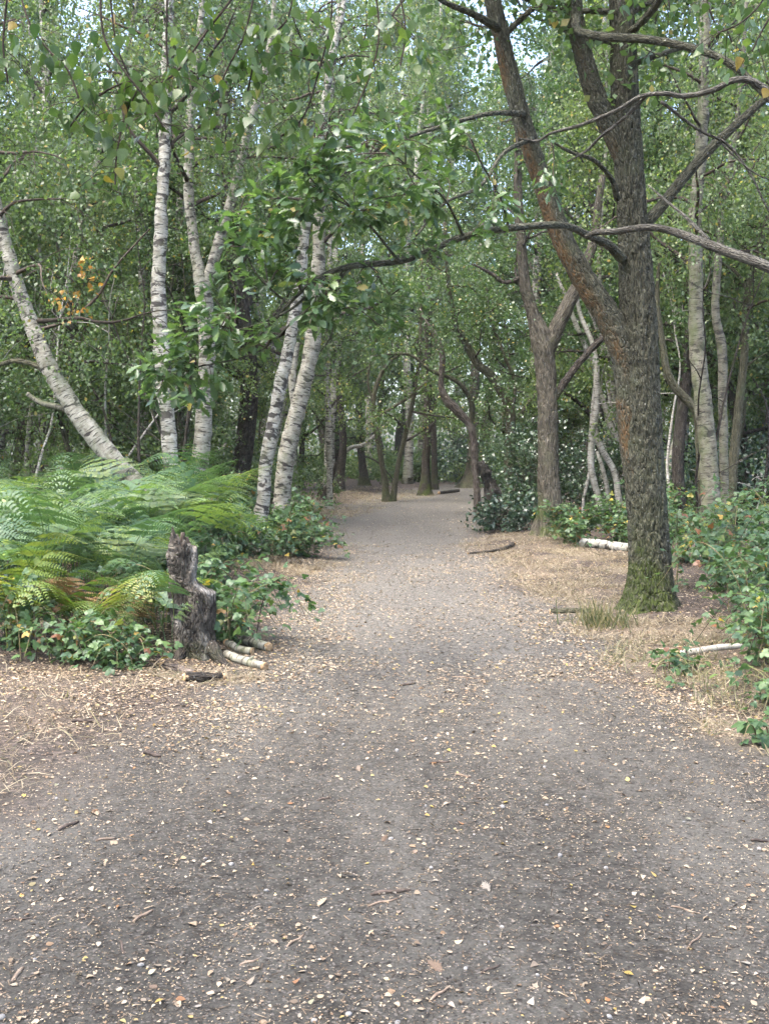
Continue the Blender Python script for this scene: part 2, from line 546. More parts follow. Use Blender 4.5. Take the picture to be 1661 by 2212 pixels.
def H(x, y):
    x, y = np.asarray(x, float), np.asarray(y, float)
    p = np.stack(np.broadcast_arrays(x, y, 0 * x), -1)
    o = path_out(x, y) + .5 * (vnoise(p * .9) - .5)
    far = smooth(14, 40, np.abs(x) + .2 * y)
    h = smooth(-.1, 1.0, o) * (.03 + .09 * vnoise(p * .7 + 5)) + .02 * (fbm(p * 2.2) - .5) + .012 * (fbm(p * 9, 2) - .5) * smooth(30, 10, y)
    h = h - .05 * np.exp(-((x - 2.5) ** 2 + (y - 9.9) ** 2) / .8) - .05 * np.exp(-((x + 1.45) ** 2 + (y - 7.8) ** 2) / .6)
    return h + .5 * far * vnoise(p * .12 + 3)


def zH(x, y):
    return float(H(np.array(float(x)), np.array(float(y))))


def axis(dense_lo, dense_hi, step, lo, hi, grow):
    a = list(np.arange(dense_lo, dense_hi, step))
    s, x = step, a[-1]
    while x < hi:
        s *= grow
        x += s
        a.append(x)
    s, x, b = step, a[0], []
    while x > lo:
        s *= grow
        x -= s
        b.append(x)
    return np.array(b[::-1] + a)


def ground_mat():
    m = Nodes('ground_soil')
    pos = m.n('NewGeometry').outputs['Position']
    msk, stw = m.attr('moss'), m.attr('algae')
    big = m.noise(m.scaled(pos, (1.5, .4, 1)), 1.0, 5)
    mid = m.noise(pos, 5, 4)
    fine = m.noise(pos, 42, 5, .7)
    grit = m.n('TexVoronoi', {'Vector': pos, 'Scale': 120.0}).outputs
    gcol = m.n('SeparateColor', {0: grit['Color']}).outputs[0]
    flat = m.n('TexVoronoi', {'Vector': m.scaled(pos, (34, 55, 20)), 'Scale': 1.0, 'Randomness': 1.0}).outputs
    fl = m.n('SeparateColor', {0: flat['Color']}).outputs[0]
    soil = m.mix(m.step(m.noise(pos, 11, 5, .65), .3, .7), (.033, .030, .025), (.074, .069, .058))
    soil = m.mix(m.math('MULTIPLY', m.step(m.math('ADD', m.math('MULTIPLY', big, .55), m.math('MULTIPLY', fine, .45)), .44, .62), .75), soil, (.130, .122, .104))
    dry = m.step(m.math('ADD', m.n('SeparateXYZ', {0: pos}).outputs[1], m.math('MULTIPLY', mid, 5.0)), 6.5, 13.0)  # weight of the paler soil tone, rising with distance
    soil = m.mix(m.math('MULTIPLY', dry, m.step(m.noise(pos, 24, 4, .7), .35, .62)), soil, (.185, .172, .148))      # patchy paler tone on the farther soil
    soil = m.mix(m.step(fine, .48, .66), soil, (.026, .022, .018))
    soil = m.mix(m.math('MULTIPLY', m.step(gcol, .86, .95), .6), soil, (.17, .15, .13))
    lit = m.mix(m.step(fine, .35, .65), (.035, .028, .023), (.070, .056, .045))
    lit = m.mix(m.step(fl, .6, .9), lit, (.13, .10, .08))
    lit = m.mix(m.step(mid, .55, .75), lit, (.035, .027, .022))
    sw = m.mix(m.step(m.noise(m.scaled(pos, (90, 30, 30)), 1, 4), .35, .65), (.10, .078, .055), (.22, .178, .124))
    c = m.mix(msk, lit, soil)
    c = m.mix(m.math('MULTIPLY', stw, m.step(mid, .2, .5)), c, sw)
    h = m.math('ADD', m.math('MULTIPLY', fine, .5), m.math('ADD', m.math('MULTIPLY', gcol, .25), m.math('MULTIPLY', fl, .3)))
    return m.out(m.principled(c, .9, m.bump(h, 1.0, .016), .2))


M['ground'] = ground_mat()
gx = axis(-4, 4, .07, -70, 70, 1.07)
gy = axis(2, 13, .07, -12, 130, 1.035)
GX, GY = np.meshgrid(gx, gy)
GZ = H(GX, GY)
pm = path_out(GX, GY) + .9 * (fbm(np.stack([GX, GY, 0 * GX], -1) * 1.3) - .5)
PMASK = 1 - smooth(-.35, .45, pm)
SMASK = straw_at(GX, GY) * .9 * smooth(.4, .62, fbm(np.stack([GX, GY, 0 * GX], -1) * 2.6 + 8))
V = np.stack([GX, GY, GZ], -1).reshape(-1, 3)
ny, nx = GX.shape
ii, jj = np.meshgrid(np.arange(ny - 1), np.arange(nx - 1), indexing='ij')
Q = np.stack([ii * nx + jj, ii * nx + jj + 1, (ii + 1) * nx + jj + 1, (ii + 1) * nx + jj], -1).reshape(-1, 4)
onp = PMASK.ravel()[Q].mean(1) > .5
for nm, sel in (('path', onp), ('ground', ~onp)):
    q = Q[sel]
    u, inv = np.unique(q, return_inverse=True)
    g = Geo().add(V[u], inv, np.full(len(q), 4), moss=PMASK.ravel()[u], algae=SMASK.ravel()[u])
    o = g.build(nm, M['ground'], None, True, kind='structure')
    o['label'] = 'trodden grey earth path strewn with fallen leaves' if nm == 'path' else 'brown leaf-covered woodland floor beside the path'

# ------------------------------------------------------------------ branch growth
def limb_curve(r, p, d, L, n=6, wob=.25, grav=0.0):
    P = [np.array(p, float)]
    d = nrm(np.array(d, float))
    for k in range(n):
        d = nrm(d + r.normal(0, wob, 3) + np.array([0, 0, -grav]))
        P.append(P[-1] + d * L / n)
    return np.array(P)


def grow(r, P, Rad, t0, t1, nl, L, style, ntw=6, tw=1.0):
    """Limbs and twigs off a trunk curve. Returns limbs [(P,R)], twigs [(P,R)], leaf anchors (n,3)."""
    n = len(P)
    limbs, twigs, anch = [], [], []
    az = r.uniform(0, 6.28)
    for k in range(nl):
        t = t0 + (t1 - t0) * (k + r.uniform(0, 1)) / nl
        i = min(n - 2, int(t * (n - 1)))
        az += 2.4 + r.normal(0, .5)
        el = r.uniform(.25, 1.0) if style == 'birch' else r.uniform(0.0, .8)
        d = np.array([math.cos(az) * math.cos(el), math.sin(az) * math.cos(el), math.sin(el)])
        l = L * (1 - .6 * max(0, (t - t0) / max(1e-3, 1 - t0))) * r.uniform(.6, 1.2)
        lp = catmull(limb_curve(r, P[i], d, l, 6, .22, .05 if style == 'birch' else 0), 10)
        r0 = min(Rad[i] * .55, .012 + l * .012)
        limbs.append((lp, np.linspace(r0, .004, 10)))
        for q in range(ntw):
            s = r.uniform(.2, 1.0)
            a = lp[min(9, int(s * 9))]
            dd = nrm(nrm(lp[-1] - lp[0]) * .6 + r.normal(0, .6, 3))
            tp = limb_curve(r, a, dd, tw * r.uniform(.6, 1.3), 5, .25, .35 if style == 'birch' else .06)
            twigs.append((tp, np.linspace(.006, .002, len(tp))))
            anch.append(catmull(tp, 14)[2:])
    return limbs, twigs, np.vstack(anch)


def leaves_at(g, r, anch, n, size, style, spread_=.13, tmpl=RHOMB):
    O = anch[r.integers(0, len(anch), n)] + r.normal(0, spread_, (n, 3))
    if style == 'birch':
        O[:, 2] -= np.abs(r.normal(0, .15, n))
        A = r.normal(0, .55, (n, 3)) + np.array([0, 0, -.8])
        N = r.normal(0, 1, (n, 3)) + np.array([0, 0, .3])
    else:
        A = r.normal(0, .8, (n, 3)) + np.array([0, 0, -.25])
        N = r.normal(0, .55, (n, 3)) + np.array([0, 0, .9])
    return scatter(g, tmpl, O, A, N, size * r.uniform(.6, 1.25, n), r.uniform(0, 1, n))


def tubes_geo(lst, sides, **kw):
    g = Geo()
    for P, Rr in lst:
        tube(g, P, Rr, sides, caps=False, **kw)
    return g


def px_curve(spec, d, n=40, ground=True, wobble=0.0, seed=0):
    """spec rows (x, y, width[, distance]) in photo pixels -> world curve and radii."""
    rows = []
    for s in spec:
        dd = s[3] if len(s) > 3 else d
        p = px(s[0], s[1], dd)
        rows.append([p[0], p[1], p[2], s[2] / 2 * dd / F])
    if ground:
        x, y = rows[0][0], rows[0][1]
        zb = zH(x, y) - .08
        if rows[0][2] > zb + .15:
            dx = (rows[0][0] - rows[1][0]) / max(.05, abs(rows[1][2] - rows[0][2])) * (rows[0][2] - zb) * .6
            rows.insert(0, [x + dx, y, zb, rows[0][3] * 1.08])
        else:
            rows[0][2] = zb
    c = catmull(rows, n)
    if wobble:
        q = np.stack([c[:, 2] * 1.7 + seed, c[:, 0] * 0 + seed * 3.1, c[:, 2] * 0], -1)
        c[:, 0] += wobble * (vnoise(q) - .5)
        c[:, 1] += wobble * (vnoise(q + 40) - .5)
    return c[:, :3], np.maximum(c[:, 3], .003)


def up_side(V, D):
    return smooth(.2, .8, D[:, 2])


def low(h, amount=1.0):
    return lambda V, D: amount * smooth(h, 0, V[:, 2]) * smooth(.35, .6, fbm(V * 6)) * 1.3


def px_tree(name, spec, d, mat, label, category='tree', wob=.03, limbs=(), crown=None, n=60, sides=14, amp=.006, moss=None, algae=None, flare=.25, group=None, seed=1, freq=(9, 9, 3), ridge=False, sticks=None):
    r = np.random.default_rng(seed)
    P, Rr = px_curve(spec, d, n, True, wob, seed)
    t = thing(name, tuple(P[0]), label, category, group)
    g = tube(Geo(), P, Rr, sides, amp, freq, flare, True, moss, algae, ridge, seed * .37)
    g.build('trunk', mat, t)
    for k, ls in enumerate(limbs):
        m2 = ls[1] if isinstance(ls[1], bpy.types.Material) else mat
        lp, lr = px_curve(ls[0], d, 40, False, .02, seed + k)
        tube(Geo(), lp, lr, max(6, sides * 2 // 3), amp * .6, freq, 0, True, moss, algae, ridge, seed + k).build('limb', m2, t)
    if crown:
        t0, t1, nl, L, nleaf, size, style, lm = crown
        li, tw, an = grow(r, P, Rr, t0, t1, nl, L, style)
        for lp, lr in li:
            tube(Geo(), lp, lr, 5, caps=False).build('branch', M['dark_bark'] if mat in (M['oak_bark'], M['dark_bark'], M['mid_bark']) else M['twig'], t)
        tubes_geo(tw, 3).build('twigs', M['twig'], t, kind='stuff')
        leaves_at(Geo(), r, an, nleaf, size, style).build('crown', lm, t, kind='stuff')
    return t, P, Rr

# ------------------------------------------------------------------ the big oak beside the path
r = np.random.default_rng(5)
OD = 9.9
oakP, oakR = px_curve([(1404, 1335, 104), (1404, 1290, 96), (1403, 1200, 90), (1395, 1080, 88), (1387, 950, 88), (1383, 850, 84), (1381, 740, 80), (1374, 620, 76), (1367, 500, 66), (1357, 350, 62), (1350, 230, 60), (1345, 100, 54), (1341, 0, 50), (1335, -200, 46), (1328, -480, 38)], OD, 330, True)
oakR = oakR * .94
oak = thing('oak_tree', tuple(oakP[0]), 'big brown oak with mossy green foot and two stems right of the path', 'tree')


def oak_moss(V, D):
    return 1.5 * smooth(.62, .05, V[:, 2] + .28 * D[:, 0] + .1 * D[:, 1]) * smooth(.25, .5, fbm(V * 7)) + .25 * smooth(.45, .6, fbm(V * 4)) * smooth(2.2, .4, V[:, 2])


def oak_algae(V, D):
    return 1.0 * smooth(.05, -.8, D[:, 0] + .1 * D[:, 1]) * smooth(.36, .56, fbm(V * 2.3 + 9))


tube(Geo(), oakP, oakR, 110, .012, (34, 34, 9), .2, True, oak_moss, None, True, .6).build('trunk', M['oak_bark'], oak)


def oak_limb(spec, n=40, sides=12, amp=.004, mat='oak_bark', algae=None, name='limb', rid=False):
    P, Rr = px_curve(spec, OD, n, False, .015, spec[0][0])
    tube(Geo(), P, Rr, sides, amp, (20, 20, 6), 0, True, None, algae, rid, spec[0][1] * .01).build(name, M[mat], oak)
    return P, Rr


stemP, _ = oak_limb([(1385, 1130, 34), (1372, 1010, 54), (1363, 900, 58), (1353, 790, 58), (1322, 700, 57), (1262, 605, 50), (1215, 520, 45), (1180, 420, 41), (1143, 310, 38), (1115, 215, 38), (1088, 110, 36), (1066, 20, 34), (1040, -120, 30), (1010, -350, 24)], 150, 40, .007, 'oak_bark', oak_algae, 'stem', True)
stem2P, _ = oak_limb([(1348, 360, 30), (1325, 290, 44), (1285, 205, 42), (1258, 110, 38), (1236, 10, 36), (1215, -150, 30), (1190, -380, 22)], 80, 30, .006, 'oak_bark', lambda V, D: .45 * oak_algae(V, D), 'stem', True)
brR = oak_limb([(1375, 500, 26), (1420, 455, 24), (1480, 380, 22), (1545, 310, 20), (1610, 250, 17), (1700, 170, 13), (1800, 60, 8)])
brL = oak_limb([(1345, 560, 22, 9.8), (1315, 530, 20, 9.6), (1270, 508, 17, 9.2), (1215, 487, 15, 8.7), (1100, 493, 15, 8.1), (1000, 512, 15, 7.7), (880, 560, 14, 7.3), (760, 575, 13, 7.0), (690, 600, 11, 6.9), (630, 650, 9, 6.8), (580, 705, 7, 6.8), (540, 745, 4, 6.8)], 80, 10, .003)
brC = oak_limb([(1243, 40, 22, 9.8), (1248, 66, 18, 9.5), (1300, 79, 17, 9.2), (1400, 86, 17, 9.0), (1500, 106, 16, 8.8), (1580, 140, 15, 8.6), (1661, 215, 14, 8.5), (1740, 290, 10, 8.4)], 60, 8, .003)
brS = oak_limb([(1332, 430, 14, 9.7), (1318, 385, 11, 9.5), (1280, 345, 9, 9.3), (1235, 330, 7, 9.1), (1190, 305, 5, 9.0)])
brU = oak_limb([(1075, 60, 20, 9.8), (1020, 30, 14, 9.4), (960, 5, 10, 9.0), (905, -30, 8, 8.8), (840, 40, 5, 8.6)])
brM = oak_limb([(1130, 245, 14, 9.8), (1060, 245, 10, 9.2), (980, 265, 8, 8.6), (900, 290, 7, 8.1), (820, 320, 5, 7.8), (760, 370, 3, 7.6)])
brK = oak_limb([(1150, 300, 12, 9.8), (1090, 330, 9, 9.2), (1040, 400, 8, 8.6), (960, 440, 6, 8.2), (900, 510, 4, 8.0)])
sub = [oak_limb(s, 24, 6, .001) for s in (
    [(690, 600, 8, 6.9), (640, 660, 6, 6.8), (560, 700, 5, 6.7), (500, 715, 3, 6.6)],
    [(860, 562, 7, 7.2), (810, 500, 6, 7.0), (760, 450, 5, 6.9), (700, 420, 3, 6.8)],
    [(760, 577, 7, 7.0), (700, 640, 6, 6.9), (640, 690, 5, 6.8), (560, 760, 4, 6.7), (440, 790, 3, 6.6), (330, 810, 2, 6.6)],
    [(740, 585, 7, 7.0), (720, 650, 5, 7.0), (715, 720, 4, 6.9), (690, 760, 3, 6.9)],
    [(1000, 512, 7, 7.7), (960, 430, 5, 7.4), (900, 380, 4, 7.2), (850, 330, 3, 7.0)],
    [(1100, 493, 6, 8.1), (1080, 420, 5, 7.9), (1040, 350, 4, 7.7), (1020, 300, 2, 7.6)],
    [(620, 655, 6, 6.8), (560, 600, 4, 6.7), (530, 540, 3, 6.7), (510, 500, 2, 6.7)],
    [(700, 420, 4, 6.8), (660, 360, 3, 6.7), (690, 290, 2, 6.7), (720, 240, 2, 6.7)])]
# oak leaf sprays: photo centre, spread in px, number, distance
SPR = [(540, 520, 60, 60, 6.7), (600, 590, 70, 50, 6.8), (640, 470, 60, 60, 6.8), (690, 405, 80, 56, 6.8), (760, 480, 70, 60, 6.9), (690, 290, 60, 36, 6.7), (800, 430, 60, 50, 7.0),
       (745, 345, 70, 34, 7.0), (850, 360, 60, 50, 7.2), (900, 440, 70, 50, 7.4), (960, 400, 60, 40, 7.5), (1020, 330, 60, 40, 7.7), (1060, 430, 50, 36, 7.9), (880, 290, 60, 40, 7.9),
       (800, 300, 50, 36, 7.6), (960, 270, 50, 30, 8.5), (420, 780, 55, 40, 6.6), (350, 815, 45, 34, 6.6), (480, 700, 60, 46, 6.6), (560, 740, 55, 34, 6.7), (400, 860, 45, 24, 6.6), (690, 680, 55, 30, 6.9),
       (740, 640, 60, 36, 6.9), (800, 640, 60, 30, 7.1), (650, 620, 50, 26, 6.8), (470, 640, 55, 26, 6.7), (1180, 380, 45, 26, 8.9), (1030, 520, 50, 20, 7.8), (900, 520, 60, 26, 7.4), (820, 690, 50, 16, 7.1), (930, 130, 60, 24, 8.8), (560, 460, 40, 20, 6.7)]
oaktw = Geo()
ol = []
allb = np.vstack([b[0] for b in sub] + [brL[0], brM[0], brK[0], brU[0], brS[0]])
for cx, cy_, sp, nn, dd in SPR:
    c0 = px(cx, cy_, dd)
    near = allb[np.argmin(np.linalg.norm(allb - c0, axis=1))]
    for k in range(4):
        tip = px(cx + r.normal(0, sp * .55), cy_ + r.normal(0, sp * .45), dd + r.normal(0, .15))
        mid_ = (near + tip) / 2 + np.array([0, 0, .05]) + r.normal(0, .04, 3)
        cpt = catmull([near, mid_, tip], 12)
        tube(oaktw, cpt, np.linspace(.005, .002, 12), 4, caps=False)
        for q in range(int(nn * 2.3) // 4):
            s = cpt[r.integers(5, 12)] if r.uniform() < .45 else tip
            dr = nrm(r.normal(0, 1, 3) * np.array([1, 1, .5]) + nrm(tip - near) * .5)
            ol.append((s + dr * .03 + r.normal(0, .035, 3), dr + np.array([0, 0, -.3]), r.normal(0, .5, 3) + np.array([0, 0, 1.0]), r.uniform(.06, .115)))
oaktw.build('twigs', M['twig'], oak, kind='stuff')
oak_leaf_me = [Geo().add(*t_).mesh('oak_leaf', M['oak_leaf']) for t_ in (OAK, OAK2)]
order = r.permutation(len(ol))
for k in order[:295]:
    o_, a_, n_, s_ = ol[k]
    lf = link('leaf', oak_leaf_me[k % 2], oak)
    lf.matrix_basis = mat4(o_ - np.array(oak.location), a_, n_, s_)
rest = [ol[k] for k in order[295:]]
for t_, part in ((OAK, rest[::2]), (OAK2, rest[1::2])):
    pass
g = Geo()
for t_, part in ((OAK, rest[::2]), (OAK2, rest[1::2])):
    scatter(g, t_, np.array([q[0] for q in part]), np.array([q[1] for q in part]), np.array([q[2] for q in part]), np.array([q[3] for q in part]), r.uniform(0, 1, len(part)))
g.build('foliage', M['oak_leaf'], oak, kind='stuff')
# its crown above the frame
li, tw, an = grow(r, oakP[150:], oakR[150:], .55, 1, 12, 2.6, 'oak')
l2, t2, a2 = grow(r, stemP[80:], np.full(70, .06), .5, 1, 7, 1.8, 'oak')
for lp, lr in li + l2:
    tube(Geo(), lp, lr, 6, caps=False).build('branch', M['oak_bark'], oak)
tubes_geo(tw + t2, 3).build('twigs', M['twig'], oak, kind='stuff')
leaves_at(Geo(), r, np.vstack([an, a2]), 6000, .09, 'oak').build('crown', M['oak_leaf'], oak, kind='stuff')

# a branch that reaches in from a tree beyond the right edge
b0 = px(1900, 700, 7.9)
ob = thing('overhanging_branch', tuple(b0), 'long bare grey branch reaching in from the right across the oak', 'branch')
for spec in ([(1900, 700, 34, 7.9), (1780, 640, 27, 8.0), (1661, 578, 23, 8.1), (1560, 540, 21, 8.3), (1460, 502, 17, 8.6), (1400, 491, 15, 8.7), (1330, 500, 14, 8.8), (1290, 502, 12, 8.9), (1265, 512, 8, 9.0)],
             [(1900, 700, 26, 7.9), (1850, 450, 20, 7.9), (1720, 260, 18, 8.0), (1640, 185, 15, 8.0), (1590, 172, 14, 8.0), (1540, 195, 12, 8.1), (1480, 208, 11, 8.2), (1430, 202, 10, 8.2), (1380, 210, 9, 8.3), (1330, 240, 9, 8.4), (1250, 272, 8, 8.5), (1190, 288, 6, 8.6), (1160, 305, 5, 8.7), (1120, 300, 3, 8.7)],
             [(1400, 205, 8, 8.3), (1350, 255, 8, 8.4), (1300, 295, 7, 8.5), (1270, 325, 5, 8.6), (1225, 350, 3, 8.6)],
             [(1530, 520, 9, 8.4), (1480, 470, 7, 8.6), (1450, 445, 6, 8.8), (1400, 400, 3, 9.0)],
             [(1430, 220, 7, 8.2), (1510, 280, 6, 8.4), (1570, 310, 6, 8.5), (1620, 370, 5, 8.5), (1661, 450, 4, 8.5), (1700, 520, 3, 8.5)],
             [(1560, 310, 5, 8.5), (1600, 350, 4, 8.5), (1640, 380, 3, 8.5), (1690, 395, 2, 8.5)]):
    P, Rr = px_curve(spec, 8.2, 50, False, .03, spec[0][1])
    tube(Geo(), P, Rr, 9, .003, (18, 18, 18)).build('limb', M['grey_twig'], ob)

# ------------------------------------------------------------------ trees one can tell apart
BW, BG, BB, PS = M['birch_white'], M['birch_grey'], M['birch_brown'], M['pale_stem']
BL, PLF, OL = M['birch_leaf'], M['pale_leaf'], M['oak_leaf']
px_tree('birch_tree', [(318, 1075, 46), (300, 1052, 44), (250, 998, 42), (200, 935, 42), (150, 868, 38), (102, 780, 36), (62, 680, 32), (32, 590, 29), (5, 490, 27), (-25, 370, 25), (-50, 200, 22), (-60, 0, 18)], 13, BG,
        'pale birch leaning steeply to the left out of the bracken', crown=(.55, 1, 12, 2.0, 5000, .055, 'birch', PLF), seed=21, n=120, amp=.024, freq=(10, 10, 9),
        limbs=[([(120, 815, 14), (80, 790, 12), (30, 780, 11), (-30, 800, 8)], M['mossy_bark']), ([(165, 895, 15), (130, 880, 14), (90, 870, 12), (60, 850, 8)], BB)], moss=lambda V, D: .7 * up_side(V, D) * smooth(.45, .6, fbm(V * 5)))
px_tree('birch_tree', [(373, 1080, 34), (369, 1000, 33), (361, 900, 32), (351, 780, 33), (345, 660, 32), (343, 560, 29), (350, 460, 26), (355, 350, 25), (357, 240, 23), (360, 120, 21), (366, 0, 19), (370, -200, 15), (372, -420, 9)], 13.5, BW,
        'straight white birch with bold black scars behind the bracken', crown=(.6, 1, 16, 2.0, 6000, .055, 'birch', BL), seed=22, n=150, amp=.024, freq=(10, 10, 9))
px_tree('birch_tree', [(428, 1070, 38), (433, 990, 37), (442, 880, 35), (447, 780, 33), (446, 700, 34), (440, 630, 34), (425, 560, 24), (411, 450, 22), (408, 330, 20), (414, 200, 18), (428, 110, 16), (436, 0, 13), (440, -250, 8)], 15, BG,
        'birch that forks into two pale stems at mid height', crown=(.6, 1, 14, 2.0, 6000, .055, 'birch', BL), seed=23, n=150, amp=.024, freq=(10, 10, 9),
        limbs=[([(440, 640, 26), (452, 595, 25), (478, 505, 23), (508, 405, 20), (530, 300, 18), (557, 205, 16), (575, 140, 14), (590, 30, 10), (600, -120, 7)], BG)])
px_tree('birch_tree', [(312, 1000, 17), (311, 760, 18), (308, 600, 17), (302, 480, 14), (298, 380, 12), (290, 200, 10)], 20, BW, 'thin black and white birch just left of the straight white birch', crown=(.4, 1, 10, 1.6, 4000, .055, 'birch', BL), seed=24, n=70)
px_tree('birch_tree', [(562, 1125, 34), (570, 1080, 29), (574, 1010, 28), (590, 920, 28), (606, 830, 27), (628, 725, 26), (650, 600, 24), (658, 500, 23), (678, 390, 22), (690, 300, 20), (712, 160, 16), (745, 0, 12), (770, -200, 7)], 15.5, BW,
        'slim white birch with curved foot standing in the brambles', crown=(.6, 1, 14, 1.9, 5000, .055, 'birch', BL), seed=25, n=140, amp=.02, freq=(10, 10, 9))
px_tree('birch_tree', [(612, 1050, 36), (622, 970, 36), (648, 860, 35), (672, 760, 34), (685, 650, 32), (690, 540, 28), (692, 420, 25), (704, 260, 22), (718, 140, 19), (735, 0, 16), (745, -240, 9)], 17.5, BG,
        'thick scarred birch leaning right behind the slim white birch', crown=(.55, 1, 16, 2.1, 6500, .055, 'birch', BL), seed=26, n=150, amp=.032, freq=(10, 10, 9),
        limbs=[([(640, 930, 12), (632, 850, 16), (636, 770, 16), (642, 740, 15)], BG)])
px_tree('scrub_tree', [(712, 1050, 13), (711, 930, 15), (708, 830, 13), (706, 700, 12), (712, 560, 10), (720, 400, 8)], 27, BG, 'thin grey birch with a dark knot hole left of the path bend', crown=(.4, 1, 10, 1.8, 3500, .06, 'birch', BL), seed=27)
# right of the path
px_tree('split_trunk_tree', [(1186, 1170, 58), (1186, 1120, 50), (1184, 1000, 44), (1181, 880, 42), (1178, 790, 44), (1170, 735, 46), (1152, 680, 28), (1132, 610, 24), (1122, 500, 20), (1118, 380, 15), (1122, 200, 9)], 18, M['mid_bark'],
        'straight brown tree with peeling bark that forks into a Y', seed=31, n=110, sides=22, amp=.014, ridge=True, freq=(14, 14, 3), flare=.3,
        moss=lambda V, D: 1.3 * smooth(.75, .1, V[:, 2] + .25 * D[:, 0]) * smooth(.3, .55, fbm(V * 6)), crown=(.7, 1, 7, 1.6, 1200, .07, 'oak', OL),
        limbs=[([(1172, 780, 34), (1195, 725, 34), (1222, 665, 30), (1250, 610, 27), (1280, 520, 20), (1300, 380, 13)], 0), ([(1196, 860, 18), (1212, 835, 17), (1245, 790, 15), (1285, 745, 14), (1320, 715, 12), (1370, 690, 8)], M['dark_bark']), ([(1128, 600, 9), (1090, 610, 8), (1060, 590, 7), (1020, 570, 4)], M['dark_bark'])])
px_tree('snag', [(1078, 1130, 50, 20.3), (1068, 1085, 35, 20.3), (1060, 1045, 25, 20.3), (1046, 1015, 17, 20.3), (1038, 996, 9, 20.3)], 20.3, M['rotten_bark'], 'dark rotten hollow stump rising from the evergreen bush', 'stump', seed=33, n=40, sides=18, amp=.05, ridge=True, freq=(8, 8, 3))
px_tree('dead_tree', [(1028, 1030, 14), (1022, 950, 16), (1012, 915, 17), (985, 885, 19), (962, 862, 19), (952, 830, 13), (955, 770, 13), (940, 725, 11), (918, 695, 9), (905, 668, 6)], 25, M['peeled_bark'],
        'bare crooked dead trunk leaning left over the path', seed=34, n=80, sides=12, amp=.02, limbs=[([(1016, 920, 12), (1020, 880, 12), (1005, 845, 10), (980, 820, 9), (930, 800, 8), (880, 765, 6), (800, 770, 4)], M['mossy_bark'])])
px_tree('crooked_tree', [(1098, 1040, 22), (1100, 950, 22), (1102, 890, 21), (1085, 850, 20), (1060, 810, 20), (1030, 785, 18), (1005, 740, 16), (985, 700, 13), (970, 620, 10), (960, 480, 7)], 24, M['mossy_bark'],
        'mossy crooked tree bending left behind the evergreen bush', seed=35, n=80, sides=10, amp=.014, crown=(.6, 1, 9, 1.8, 4500, .07, 'oak', OL),
        limbs=[([(1104, 900, 10), (1112, 830, 9), (1085, 760, 8), (1060, 690, 6), (1050, 620, 4)], 0), ([(1120, 900, 9), (1140, 870, 8), (1160, 840, 7), (1140, 790, 4)], 0)])
for k, (spec, lab) in enumerate([
    ([(1296, 1075, 14), (1283, 1020, 15), (1277, 950, 15), (1281, 870, 14), (1284, 800, 13), (1272, 740, 11), (1255, 690, 10), (1243, 640, 8), (1236, 560, 6)], 'pale grey upright stem of the sapling clump behind the oak'),
    ([(1336, 1075, 15), (1322, 1030, 14), (1305, 985, 14), (1292, 945, 13), (1288, 915, 9), (1296, 890, 9)], 'pale snapped short stem of the sapling clump behind the oak'),
    ([(1372, 1010, 13), (1345, 975, 12), (1316, 930, 12), (1298, 870, 12), (1288, 800, 11), (1268, 750, 11), (1245, 690, 10), (1228, 640, 9), (1205, 590, 6)], 'pale stem leaning left across the sapling clump'),
    ([(1315, 806, 5), (1300, 838, 5), (1284, 868, 4), (1276, 890, 3)], 'thin pale twig crossing between two stems of the sapling clump'),
    ([(1312, 1085, 11), (1306, 1050, 10), (1297, 1010, 9), (1292, 975, 7)], 'short pale stem low in the middle of the sapling clump'),
    ([(1318, 800, 7), (1300, 745, 7), (1280, 690, 6), (1262, 640, 5), (1250, 590, 4)], 'pale thin stem high in the sapling clump, leaning left'),
    ([(1292, 780, 7), (1300, 730, 6), (1290, 690, 6), (1272, 650, 5), (1268, 600, 4)], 'pale wavy stem high in the sapling clump beside the oak'),
    ([(1350, 960, 11), (1330, 890, 11), (1318, 830, 11), (1312, 770, 10), (1302, 720, 9), (1285, 660, 7), (1270, 600, 5)], 'pale wavy stem close to the left edge of the oak')]):
    px_tree('sapling', spec, 19.2 + .25 * k, PS, lab, wob=.16, group='pale saplings behind the oak', seed=40 + k, n=60, sides=8, amp=.008, flare=0, freq=(9, 9, 6))
px_tree('birch_tree', [(1541, 1180, 46), (1536, 1110, 42), (1530, 1000, 38), (1518, 880, 36), (1510, 790, 35), (1502, 660, 31), (1500, 540, 29), (1502, 430, 27), (1514, 300, 25), (1520, 160, 22), (1524, 0, 18), (1526, -240, 10)], 15, BB,
        'brown ringed birch standing in brambles right of the oak', crown=(.55, 1, 14, 2.0, 6000, .055, 'birch', PLF), seed=51, n=150, amp=.024, freq=(10, 10, 9), moss=lambda V, D: .5 * smooth(.3, -.6, D[:, 0]) * smooth(.45, .6, fbm(V * 9)))
px_tree('birch_tree', [(1566, 1150, 20), (1563, 1040, 19), (1561, 900, 19), (1560, 760, 20), (1548, 690, 18), (1545, 640, 17), (1552, 540, 15), (1560, 440, 14), (1578, 340, 13), (1590, 260, 11), (1605, 120, 9), (1615, -60, 6)], 16, BB,
        'thin kinked birch between two thicker stems at right', crown=(.55, 1, 11, 1.8, 4500, .055, 'birch', PLF), seed=52, n=90, amp=.008)
